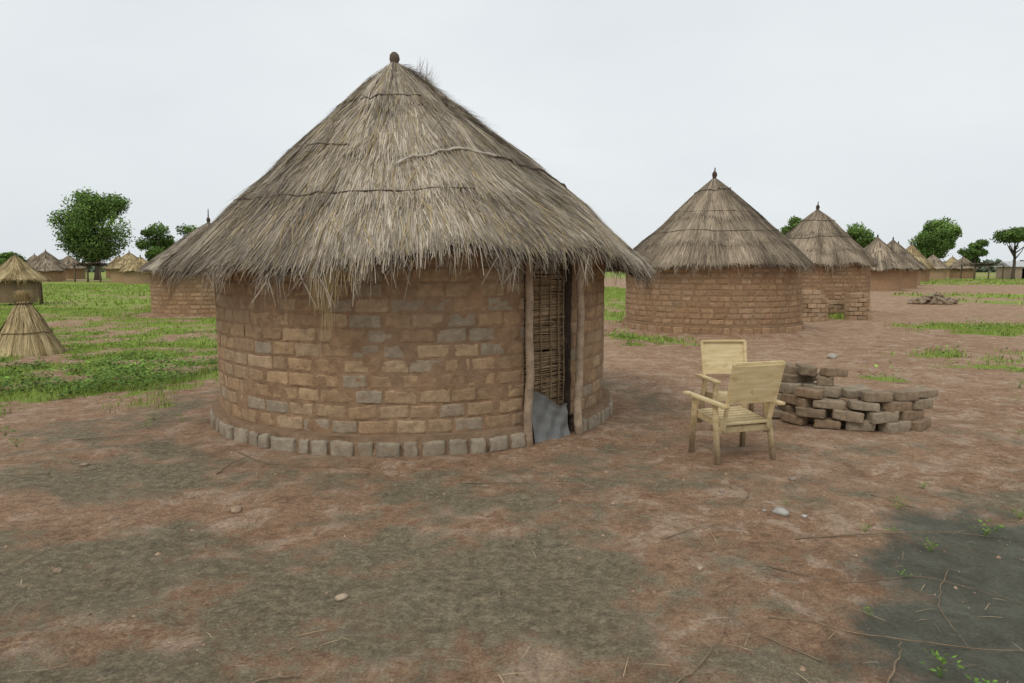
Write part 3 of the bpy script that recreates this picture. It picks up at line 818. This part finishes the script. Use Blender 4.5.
# ------------------------------------------------------------------ chairs
def chair_parts():
    P = {}
    fl, fr = (-.27, .23), (.27, .23); rl, rr = (-.28, -.20), (.28, -.20)
    P['leg'] = []
    for (x, y), tx, ty in ((fl, -.26, .20), (fr, .26, .20), (rl, -.263, -.11), (rr, .263, -.11)):
        P['leg'].append(bms_to_mesh('leg', [plank((x, y, -.01), (tx, ty, .492), .046, .040, (0, 1, 0), .008)]))
    P['armrest'] = [bms_to_mesh('armrest', [plank((s * .273, -.30, .506), (s * .283, .33, .528), .072, .026, (0, 0, 1), .009), ]) for s in (-1, 1)]
    slats = []
    for k in range(7):
        y = -.17 + k * .063
        slats.append(plank((-.235, y, .335 + k * .007), (.235, y + .004 * math.sin(k * 3), .337 + k * .007), .058, .018, (0, 0, 1), .004))
    slats.append(plank((-.222, -.2, .300), (-.222, .205, .345), .030, .048, (0, 0, 1)))
    slats.append(plank((.222, -.2, .300), (.222, .205, .345), .030, .048, (0, 0, 1)))
    slats.append(plank((-.262, .232, .348), (.262, .232, .348), .024, .065, (0, 0, 1)))
    slats.append(plank((-.262, -.165, .282), (.262, -.165, .282), .022, .055, (0, 0, 1)))
    P['seat'] = [bms_to_mesh('seat', slats)]
    back = []
    def bp(x, t, o=0):
        return (x, -.185 - .15 * t + o, .30 + .57 * t)
    for s in (-1, 1): back.append(plank(bp(s * .222, 0), bp(s * .238, 1.01), .036, .028, (0, 1, .3), .007))
    back.append(plank(bp(-.225, .68, -.012), bp(.225, .685, -.012), .355, .016, (0, 1, .3), .004))
    back.append(plank(bp(-.245, 1.0, .006), bp(.245, 1.0, .006), .026, .030, (0, 1, .3), .007))
    P['backrest'] = [bms_to_mesh('backrest', back)]
    return P
CP = chair_parts()
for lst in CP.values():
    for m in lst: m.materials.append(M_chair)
def chair(x, y, rot, label):
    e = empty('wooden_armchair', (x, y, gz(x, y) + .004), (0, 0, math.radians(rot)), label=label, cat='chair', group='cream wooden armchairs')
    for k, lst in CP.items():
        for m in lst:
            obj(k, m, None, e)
chair(1.955, 5.93, 17, 'worn cream wooden armchair facing a second armchair')
chair(2.31, 7.04, 183, 'worn cream wooden armchair beside stacked mud bricks')

# ------------------------------------------------------------------ loose adobe bricks
def adobe(seed, L=.285, W=.16, H=.100):
    rg = np.random.default_rng(seed)
    bm = bmesh.new(); bmesh.ops.create_cube(bm, size=2)
    bmesh.ops.subdivide_edges(bm, edges=list(bm.edges), cuts=8, use_grid_fill=True)
    co = np.array([v.co[:] for v in bm.verts])
    co = np.sign(co) * np.abs(co) ** .72
    nrm = (np.abs(co) ** 17).sum(1) ** (1 / 17); co = co / nrm[:, None]
    co = co * np.array([L / 2, W / 2, H / 2]) * (1 + rg.normal(0, .07, 3))
    d = (fbm(co[:, 0] * 16 + seed, co[:, 1] * 16 + co[:, 2] * 22, seed, 4) - .5)
    co = co * (1 + d[:, None] * .17)
    co[:, 2] += co[:, 0] * rg.normal(0, .06)
    for v, c in zip(bm.verts, co): v.co = c
    for f in bm.faces: f.smooth = True
    me = bpy.data.meshes.new('adobe_brick'); bm.to_mesh(me); bm.free()
    base = np.array([(.29, .22, .148), (.33, .257, .177), (.255, .193, .13), (.30, .213, .138), (.345, .28, .20)][seed % 5])
    ca = me.color_attributes.new('Col', 'FLOAT_COLOR', 'POINT')
    for dd, c in zip(ca.data, co): dd.color = (*base, 1)
    me.materials.append(M_adobe)
    return me
AD = [adobe(s) for s in range(10)]
rg = np.random.default_rng(8)
def put_brick(x, y, z, ang, tilt=(0, 0), grp='stacked loose mud bricks', lab='sun dried mud brick in a loose stack', s=1):
    o = obj('adobe_brick', AD[rg.integers(10)], None, None, (x, y, z), (tilt[0], tilt[1], ang), lab, 'brick', grp)
    return o
path = bez([(2.98, 7.62), (3.05, 7.2), (3.3, 6.95), (3.68, 6.84), (4.05, 6.9), (4.38, 7.08)], 200)
path = np.array(path)
seg = np.hypot(*np.diff(path, axis=0).T); cum = np.concatenate([[0], np.cumsum(seg)]); TL = cum[-1]
def on_path(s, off):
    s = np.clip(s, 0, TL); x = np.interp(s, cum, path[:, 0]); y = np.interp(s, cum, path[:, 1])
    x2 = np.interp(min(s + .03, TL), cum, path[:, 0]); y2 = np.interp(min(s + .03, TL), cum, path[:, 1])
    x1 = np.interp(max(s - .03, 0), cum, path[:, 0]); y1 = np.interp(max(s - .03, 0), cum, path[:, 1])
    a = math.atan2(y2 - y1, x2 - x1)
    return x - math.sin(a) * off, y + math.cos(a) * off, a
CH = .100
for c in range(4):
    s = .12 + (c % 2) * .14
    while s < TL - .06:
        if c >= 3 and (.36 < s / TL < .50 or .66 < s / TL < .76) or (c == 3 and rg.random() < .12): s += .3; continue
        x, y, a = on_path(s, rg.normal(0, .026))
        put_brick(x, y, .052 + c * CH, a + rg.normal(0, .13), (rg.normal(0, .03), rg.normal(0, .035)))
        s += .312 + abs(rg.normal(0, .016))
for c in range(4):
    s = .22 + (c % 2) * .13
    while s < TL - .25:
        if c == 3 and s > TL * .4: break
        x, y, a = on_path(s, .19 + rg.normal(0, .018))
        put_brick(x, y, .054 + c * CH, a + rg.normal(0, .15), (rg.normal(0, .03), rg.normal(0, .03)))
        s += .36
for x, y, z, a, t in [(3.10, 7.42, .45, .4, .06), (3.36, 7.24, .455, 1.1, -.07), (3.20, 7.36, .548, 1.4, .10), (3.42, 7.18, .55, .25, -.08), (3.62, 7.10, .355, .2, .10), (3.30, 7.52, .455, .8, .12),
                      (3.55, 7.5, .28, .5, .1), (3.75, 7.35, .06, 1.0, 0), (3.5, 7.6, .06, .2, 0), (3.25, 7.75, .06, .1, 0), (3.35, 7.62, .17, .9, .05), (3.6, 7.5, .17, .2, -.05), (3.08, 7.52, .54, 1.7, .15)]:
    put_brick(x, y, z, a, (t, -t * .5))
for k in range(70):
    a = rg.uniform(0, 2 * math.pi); rr = rg.random() ** .6
    x = 19.5 + 1.1 * rr * math.cos(a); y = 31.5 + .8 * rr * math.sin(a)
    put_brick(x, y, .06 + max(0, (1 - rr ** 1.5)) * .42 * rg.random() ** .5, rg.uniform(0, 3.1), (rg.normal(0, .3), rg.normal(0, .3)), 'distant heap of dark bricks', 'dark broken brick in a low heap on bare ground', 1.0)

# ------------------------------------------------------------------ trees
def make_tree(x, y, h, cw, cb, seed, ncl, leaf, label, flat=False, dens=1.0, tint=1.0):
    tint *= 1.9
    rg = np.random.default_rng(seed)
    e = empty('tree', (x, y, gz(x, y)), label=label, cat='tree', group='trees scattered on the plain')
    b = Buf(); ch = h - cb
    cl = []
    for k in range(ncl):
        for _ in range(50):
            p = rg.uniform(-1, 1, 3)
            if np.linalg.norm(p) < 1: break
        if flat: p[2] = abs(p[2]) * .7 + .1
        c = np.array([p[0] * cw * .40, p[1] * cw * .38, cb + ch * (.5 + p[2] * .40)])
        cl.append((c, cw * rg.uniform(.10, .19)))
    tw = h * .028
    tz = cb + ch * .25
    tube(b, [(0, 0, -.4), (.1 * tw, 0, h * .06), (tw * .5, 0, tz * .5), (tw * .2, 0, tz)], [tw * 1.5, tw * 1.1, tw * .85, tw * .6], 9, (.11, .085, .065))
    for c, r in cl:
        if rg.random() < .7:
            s = np.array([tw * .3, 0, tz * rg.uniform(.6, 1)])
            m = (s + c) / 2 + np.array([0, 0, -.06 * h]) + rg.normal(0, .02 * h, 3)
            tube(b, [tuple(s), tuple(m), tuple(c)], [tw * .45, tw * .25, tw * .08], 5, (.10, .08, .06))
    obj('trunk', b.mesh('trunk', True), M_wood, e)
    b = Buf()
    for c, r in cl:
        n = int(420 * dens)
        d = rg.normal(0, 1, (n, 3)); d /= np.linalg.norm(d, axis=1)[:, None]
        rad = r * rg.random(n) ** .4 * 1.15
        p = c + d * rad[:, None] * np.array([1.15, 1.15, .55 if flat else .8])
        p += rg.normal(0, r * .12, (n, 3))
        t1 = rg.normal(0, 1, (n, 3)); t1 /= np.linalg.norm(t1, axis=1)[:, None]
        t2 = np.cross(t1, rg.normal(0, 1, (n, 3))); t2 /= np.linalg.norm(t2, axis=1)[:, None]
        s = leaf * rg.uniform(.6, 1.4, n)[:, None]
        v = np.stack([p - t1 * s, p - t2 * s * .5, p + t1 * s, p + t2 * s * .5], 1).reshape(-1, 3)
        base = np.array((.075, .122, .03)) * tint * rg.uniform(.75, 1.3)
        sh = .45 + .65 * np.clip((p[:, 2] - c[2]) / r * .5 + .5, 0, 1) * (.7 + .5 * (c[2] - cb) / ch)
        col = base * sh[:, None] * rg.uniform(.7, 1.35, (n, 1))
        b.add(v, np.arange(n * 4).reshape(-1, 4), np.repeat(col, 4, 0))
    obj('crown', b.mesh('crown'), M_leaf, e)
make_tree(-57.4, 95, 13.4, 9.6, 2.3, 1, 44, .17, 'tall leafy tree with full green crown', dens=1.5, tint=1.1)
make_tree(-56.4, 110, 8.8, 6.4, 2.2, 2, 20, .18, 'small leafy green tree on the grassy plain')
make_tree(-49.5, 106, 8.8, 5.0, 2.6, 3, 15, .18, 'small airy green tree behind a hut', dens=.7)
make_tree(41.2, 100, 9.0, 4.2, 3.5, 4, 14, .18, 'dark green tree rising behind thatch roofs', dens=.8)
make_tree(50.4, 100, 8.0, 5.2, 3.2, 5, 18, .18, 'dark green tree rising behind thatch roofs', dens=.9)
make_tree(64.6, 105, 9.5, 6.8, 2.4, 6, 34, .17, 'round bright green tree near distant huts', dens=1.3, tint=1.15)
make_tree(87.5, 130, 7.2, 5.0, 2.4, 7, 14, .2, 'small dark tree on the distant plain')
make_tree(73, 100, 7.9, 7.0, 3.6, 8, 26, .16, 'flat topped acacia tree with thin branches', flat=True, dens=.8, tint=.9)
make_tree(82, 140, 6.2, 6.0, 1.6, 9, 14, .2, 'small dark tree on the distant plain')
make_tree(-77, 105, 4.9, 4.0, 1.6, 10, 10, .2, 'small dark tree on the distant plain')
make_tree(-52, 120, 5.0, 4.5, 1.2, 12, 10, .2, 'small dark tree on the distant plain')

rg = np.random.default_rng(99); b = Buf()
for k in range(420):
    az = rg.uniform(-50, 50); D = rg.uniform(260, 480)
    x, y = D * math.sin(math.radians(az)), D * math.cos(math.radians(az))
    if vnoise(np.array([az * .35]), np.array([0.5]), 4)[0] < .38: continue
    n = 70; hh = rg.uniform(2.0, 4.8) ; wv = rg.uniform(3, 9)
    p = rg.normal(0, 1, (n, 3)); p /= np.linalg.norm(p, axis=1)[:, None]; p *= rg.random((n, 1)) ** .35
    p = p * np.array([wv, wv * .5, hh * .5]) + np.array([x, y, gz(x, y) + hh * .55])
    t1 = rg.normal(0, 1, (n, 3)) * .8; t2 = rg.normal(0, 1, (n, 3)) * .8
    v = np.stack([p - t1, p - t2, p + t1, p + t2], 1).reshape(-1, 3)
    b.add(v, np.arange(n * 4).reshape(-1, 4), np.repeat(np.array((.16, .20, .14)) * rg.uniform(.7, 1.2, (n, 1)), 4, 0))
obj('distant_treeline', b.mesh('distant_treeline'), M_leaf, kind='stuff', label='hazy low belt of bush along the horizon', cat='bush')

# ------------------------------------------------------------------ grass
rg = np.random.default_rng(55); b = Buf()
def blades(n, xf, yf, hmin, hmax, w, per=6, colb=((.17, .255, .035), (.33, .42, .09))):
    x = xf(n); y = yf(n)
    k = grass_mask(x, y) > rg.random(n) * .95 + .03
    x = x[k]; y = y[k]
    x = np.repeat(x, per) + rg.normal(0, .05, len(x) * per) * (1 + np.repeat(y, per) * .05); y = np.repeat(y, per) + rg.normal(0, .05, len(y) * per) * (1 + np.repeat(y, per) * .05)
    n = len(x); z = ground_h(x, y)
    h = rg.uniform(hmin, hmax, n) * (0.6 + .8 * fbm(x * .6, y * .6, 71, 2)); a = rg.uniform(0, 2 * math.pi, n); lean = rg.uniform(.1, .8, n) * h
    base = np.stack([x, y, z - .01], -1); wv = np.stack([np.cos(a + 1.57), np.sin(a + 1.57), 0 * a], -1) * (w * rg.uniform(.6, 1.4, n))[:, None]
    mid = base + np.stack([np.cos(a) * lean * .35, np.sin(a) * lean * .35, h * .6], -1); tip = base + np.stack([np.cos(a) * lean, np.sin(a) * lean, h], -1)
    v = np.stack([base - wv, base + wv, mid + wv * .8, mid - wv * .8, tip], 1).reshape(-1, 3)
    i = (np.arange(n) * 5)[:, None]
    c0, c1 = np.array(colb[0]), np.array(colb[1]); u = rg.random((n, 1)); col = c0 + (c1 - c0) * u
    dry = rg.random(n) < .08; col[dry] = (.38, .31, .15)
    b.add(v, i + np.array([0, 1, 2, 3]), np.repeat(col, 5, 0), i + np.array([3, 2, 4]))
U = lambda lo, hi: (lambda n: rg.uniform(lo, hi, n))
blades(12000, U(-13, -3.3), U(5.0, 15), .02, .10, .0045, 5)
blades(12000, U(-24, -3), U(14, 28), .03, .10, .008, 5)
blades(10000, U(-60, 0), U(27, 70), .06, .16, .025, 4)
blades(7000, U(1.5, 9), U(12, 60), .05, .14, .012, 4)
blades(1200, U(9, 12.5), U(21, 26), .08, .2, .012, 5)
blades(9000, U(4, 17), U(8, 21), .04, .14, .006, 5)
blades(6000, U(18, 90), U(28, 100), .10, .22, .04, 4)
obj('grass', b.mesh('grass'), M_leaf, kind='stuff', label='patchy short green grass on bare earth', cat='grass')

def weed_mesh(seed, n=26, size=.10, hgt=.12, tint=1):
    rg = np.random.default_rng(seed); b = Buf()
    for k in range(n):
        a = rg.uniform(0, 2 * math.pi); r = rg.random() * size; h = rg.uniform(.2, 1) * hgt
        p = np.array([math.cos(a) * r, math.sin(a) * r, h]); d = np.array([math.cos(a), math.sin(a), rg.uniform(-.2, .7)]); l = size * rg.uniform(.25, .5)
        s = np.array([-math.sin(a), math.cos(a), rg.normal(0, .3)]) * l * .28
        col = np.array((.14, .24, .04)) * rg.uniform(.6, 1.5) * tint
        b.add([p, p + d * l * .45 + s, p + d * l, p + d * l * .45 - s, (0, 0, 0), (.003, 0, 0)], [(0, 1, 2, 3)], col, [(4, 5, 0)])
    return b.mesh('weed')
WD = [weed_mesh(s) for s in range(5)]
for m in WD: m.materials.append(M_leaf)
spots = [(2.62, 3.05, 1.0), (2.52, 2.72, .8), (2.95, 4.1, .9), (2.66, 4.55, .7), (3.35, 4.35, .8), (2.33, 4.05, .5), (2.2, 4.1, .5), (2.45, 3.85, .6), (-4.15, 5.0, 1.2), (-4.0, 4.92, .7), (1.7, 3.1, .35), (2.1, 3.5, .4), (2.9, 2.75, 1.2),
         (3.1, 5.0, .6), (-3.75, 6.9, .8), (-3.55, 7.2, .7), (-3.9, 7.3, .9), (2.1, 2.5, .5), (1.9, 4.6, .35), (3.5, 3.9, .7), (1.75, 2.62, .9), (1.85, 2.5, .7), (4.6, 8.6, .9), (5.4, 8.9, 1.1), (6.3, 8.4, .8), (5.0, 6.6, .6), (7.0, 9.3, 1.2), (-5.0, 6.6, 1.0), (-5.4, 6.9, 1.2), (-4.6, 6.2, .8)]
for x, y, s in spots:
    o = obj('weed', WD[rg.integers(5)], None, None, (x, y, gz(x, y)), (0, 0, rg.uniform(0, 6)), 'small green weed sprouting from bare earth', 'weed', 'weeds sprouting from bare earth'); o.scale = (s * .8,) * 3
b = Buf()
rg = np.random.default_rng(56)
def leaves(n, xlo, xhi, ylo, yhi, hmax, ls, tint=(.12, .205, .038), th=.5):
    x = rg.uniform(xlo, xhi, n); y = rg.uniform(ylo, yhi, n)
    gmk = grass_mask(x, y); cl = fbm(x * 1.6, y * 1.6, 88, 3)
    k = (gmk > th) & (cl > .44); x = x[k]; y = y[k]; cl = cl[k]; n = len(x)
    h = rg.random(n) * hmax * np.clip((cl - .40) / .25, .15, 1.2)
    p = np.stack([x, y, ground_h(x, y) + h], -1); a = rg.uniform(0, 6.28, n)
    d = np.stack([np.cos(a), np.sin(a), rg.uniform(-.3, .6, n)], -1); l = (ls * rg.uniform(.5, 1.4, n))[:, None]
    s = np.stack([-np.sin(a), np.cos(a), rg.normal(0, .3, n)], -1) * l * .3
    v = np.stack([p, p + d * l * .5 + s, p + d * l, p + d * l * .5 - s], 1).reshape(-1, 3)
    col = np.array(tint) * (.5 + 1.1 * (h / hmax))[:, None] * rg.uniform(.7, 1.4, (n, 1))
    b.add(v, np.arange(n * 4).reshape(-1, 4), np.repeat(col, 4, 0))
leaves(36000, -12, -4.8, 7.0, 12.5, .26, .05, th=.45)
leaves(13000, -14, -3.5, 11, 18, .1, .05, (.17, .255, .05), th=.4)
leaves(11000, 4.3, 15.5, 9, 20, .20, .06, (.16, .25, .05), th=.35)
leaves(6000, 1.8, 4.4, 13, 20, .18, .06, (.16, .25, .05))
obj('weed_thicket', b.mesh('weed_thicket'), M_leaf, kind='stuff', label='dense low broad leaved green weeds', cat='weeds')

# ------------------------------------------------------------------ litter
rg = np.random.default_rng(66)
n = 13000
x = rg.uniform(-6, 6.5, n); y = 1.7 + rg.random(n) ** 1.4 * 9
s = rg.uniform(.0018, .006, n) + (rg.random(n) < .05) * rg.uniform(.004, .013, n)
k = (np.hypot(x - HUT[0], y - HUT[1]) > 2.35) & (fbm(x * 1.5, y * 1.5, 19, 3) > rg.uniform(.3, .6, n)); x, y, s = x[k], y[k], s[k]; n = len(x)
ico = np.array([(1, 0, 0), (-1, 0, 0), (0, 1, 0), (0, -1, 0), (0, 0, .8), (0, 0, -.5)])
tri = np.array([(0, 2, 4), (2, 1, 4), (1, 3, 4), (3, 0, 4), (2, 0, 5), (1, 2, 5), (3, 1, 5), (0, 3, 5)])
v = ico[None] * s[:, None, None] * rg.uniform(.7, 1.3, (n, 6, 1)); an = rg.uniform(0, 6, n); c, sn = np.cos(an)[:, None], np.sin(an)[:, None]
vx = v[..., 0] * c - v[..., 1] * sn + x[:, None]; vy = v[..., 0] * sn + v[..., 1] * c + y[:, None]; vz = v[..., 2] + ground_h(x, y)[:, None] + .001
b = Buf(); col = np.array((.35, .24, .16)) * rg.uniform(.45, 1.45, (n, 1))
b.add(np.stack([vx, vy, vz], -1).reshape(-1, 3), None, np.repeat(col, 6, 0), (tri[None] + (np.arange(n) * 6)[:, None, None]).reshape(-1, 3))
obj('gravel', b.mesh('gravel'), M_stone, kind='stuff', label='scattered grit and small earth clods', cat='gravel')
n = 3200
x = rg.uniform(-5.5, 6, n); y = 1.9 + rg.random(n) * 8
dd = np.hypot(x - HUT[0], y - HUT[1]); k = (dd > 2.5) & ((rg.random(n) < .35) | (dd < 3.4)); x, y = x[k], y[k]; n = len(x)
a = rg.uniform(0, 6.28, n); l = rg.uniform(.015, .09, n); z = ground_h(x, y) + .006
dv = np.stack([np.cos(a) * l, np.sin(a) * l, rg.normal(0, .006, n)], -1); p = np.stack([x, y, z], -1)
b = Buf(); strip(b, p - dv, p + np.array([0, 0, .004]), p + dv, np.stack([-np.sin(a), np.cos(a), 0 * a], -1), np.full(n, .0015), np.array((.42, .32, .20)) * rg.uniform(.4, 1.4, (n, 1)))
obj('straw_litter', b.mesh('straw_litter'), M_straw, kind='stuff', label='fallen bits of dry straw on the ground', cat='straw')

def twig(pts, r, col=(.25, .185, .12)):
    P = [(x, y, gz(x, y) + dz + r) for x, y, dz in pts]
    sm = bez(P, 18); sm = [(p[0] + rg.normal(0, .004), p[1] + rg.normal(0, .004), max(p[2], gz(p[0], p[1]) + r * .6)) for p in sm]
    b = Buf(); tube(b, sm, list(np.linspace(r, r * .35, len(sm))), 5, col)
    obj('twig', b.mesh('twig', True), M_wood, label='thin dry stalk lying on bare earth', cat='twig', group='dry stalks lying on the ground')
for pts, r in [([(1.72, 4.0, 0), (2.2, 4.02, .01), (2.7, 4.1, .02), (3.0, 4.05, 0)], .005), ([(1.2, 3.05, 0), (1.6, 2.92, .01), (2.1, 2.78, .02), (2.6, 2.82, .02)], .0045),
               ([(.55, 2.45, 0), (.85, 2.75, .01), (1.12, 3.25, 0)], .004), ([(1.45, 2.5, .0), (1.62, 2.7, .03), (1.68, 2.8, .05)], .006), ([(1.4, 3.6, 0), (1.75, 3.4, .01), (2.2, 3.5, .01), (2.6, 3.2, 0)], .0035),
               ([(-2.35, 5.3, 0), (-2.33, 5.5, .02), (-2.25, 5.75, .02)], .008), ([(-2.0, 5.5, 0), (-1.6, 5.45, .01), (-1.2, 5.5, 0)], .004), ([(-2.6, 6.1, 0), (-2.1, 5.6, .01), (-1.7, 5.5, 0)], .005),
               ([(-1.15, 2.45, 0), (-1.0, 2.55, .01), (-.85, 2.6, 0)], .008), ([(1.6, 4.6, 0), (1.75, 4.9, .01), (1.7, 5.2, 0)], .004), ([(.9, 4.0, 0), (1.25, 4.15, .01), (1.6, 4.05, 0)], .0035),
               ([(1.3, 2.7, 0), (1.1, 2.9, .01), (1.0, 3.2, 0)], .0035), ([(2.4, 3.6, 0), (2.1, 3.2, .01), (2.0, 2.8, 0)], .0035), ([(-4.2, 6.4, 0), (-3.6, 6.5, .02), (-3.3, 6.2, 0)], .006),
               ([(3.0, 3.4, 0), (2.6, 3.0, .015), (2.3, 2.6, 0)], .004), ([(-.4, 5.1, 0), (.1, 5.05, .01), (.5, 5.15, 0)], .0035), ([(2.6, 4.8, 0), (2.9, 4.4, .02), (3.3, 4.3, 0)], .004)]:
    twig(pts, r)

def stone(x, y, s, col):
    sd = int(rg.integers(1000)); bm = bmesh.new(); bmesh.ops.create_icosphere(bm, subdivisions=3, radius=1)
    co = np.array([v.co[:] for v in bm.verts]); d = fbm(co[:, 0] * 1.3 + sd, co[:, 1] * 1.3 + co[:, 2], sd, 3)
    co = co * (.6 + .8 * d)[:, None] * np.array([1.25, .9, .6]) * s
    for v, c in zip(bm.verts, co): v.co = c
    for f in bm.faces: f.smooth = True
    me = bpy.data.meshes.new('stone'); bm.to_mesh(me); bm.free()
    ca = me.color_attributes.new('Col', 'FLOAT_COLOR', 'POINT')
    for q in ca.data: q.color = (*col, 1)
    obj('stone', me, M_stone, None, (x, y, gz(x, y) + s * .3), (0, 0, rg.uniform(0, 6)), 'small weathered stone lying on bare earth', 'stone', 'small stones on bare earth')
for x, y, s, c in [(-1.9, 4.55, .04, (.38, .28, .19)), (-.86, 3.3, .026, (.48, .38, .27)), (1.79, 4.4, .042, (.42, .40, .36)), (1.93, 4.36, .018, (.46, .44, .40)), (1.7, 4.45, .016, (.36, .33, .3)), (1.55, 4.9, .02, (.3, .24, .2)),
                   (1.02, 3.55, .015, (.45, .36, .28)), (-2.5, 3.6, .02, (.3, .22, .15)), (2.2, 5.2, .025, (.3, .25, .2)), (.7, 4.6, .018, (.4, .3, .22)), (-.2, 5.0, .02, (.3, .22, .15)), (-3.6, 5.6, .03, (.3, .22, .16)), (5.9, 12.5, .1, (.4, .36, .3))]:
    stone(x, y, s, c)

# ------------------------------------------------------------------ world, sun, camera
w = bpy.data.worlds.new('World'); SC.world = w; w.use_nodes = True
nt = w.node_tree; bg = nt.nodes['Background']
sky = nt.nodes.new('ShaderNodeTexSky'); sky.sky_type = 'NISHITA'; sky.sun_disc = False
sky.sun_elevation = math.radians(50); sky.sun_rotation = math.radians(210); sky.dust_density = 4
tc = nt.nodes.new('ShaderNodeTexCoord').outputs['Generated']
mp = nt.nodes.new('ShaderNodeMapping'); mp.inputs['Scale'].default_value = (1, 1, 2.6); nt.links.new(tc, mp.inputs['Vector'])
cn = noise(nt, 1.6, 5, 0.5, mp.outputs['Vector'])
cloud = ramp(nt, cn.outputs['Fac'], [(0.3, (7.3, 7.8, 8.1)), (0.7, (8.7, 9.05, 9.2))]).outputs['Color']
c = mixc(nt, 0.93, sky.outputs['Color'], cloud)
nt.links.new(c, bg.inputs['Color']); bg.inputs['Strength'].default_value = 0.1
sl = bpy.data.lights.new('sun', 'SUN'); sl.energy = 1.0; sl.angle = math.radians(18); sl.color = (1, .95, .87)
so = bpy.data.objects.new('sun', sl); COL.objects.link(so); so.rotation_euler = (math.radians(40), 0, math.radians(-30))
cam = bpy.data.cameras.new('camera'); co = bpy.data.objects.new('camera', cam); COL.objects.link(co)
cam.lens = 24; cam.sensor_width = 36; cam.clip_start = .05; cam.clip_end = 3000
co.location = (0, 0, 1.65); co.rotation_euler = (math.radians(90 - 6.14), 0, 0)
SC.camera = co
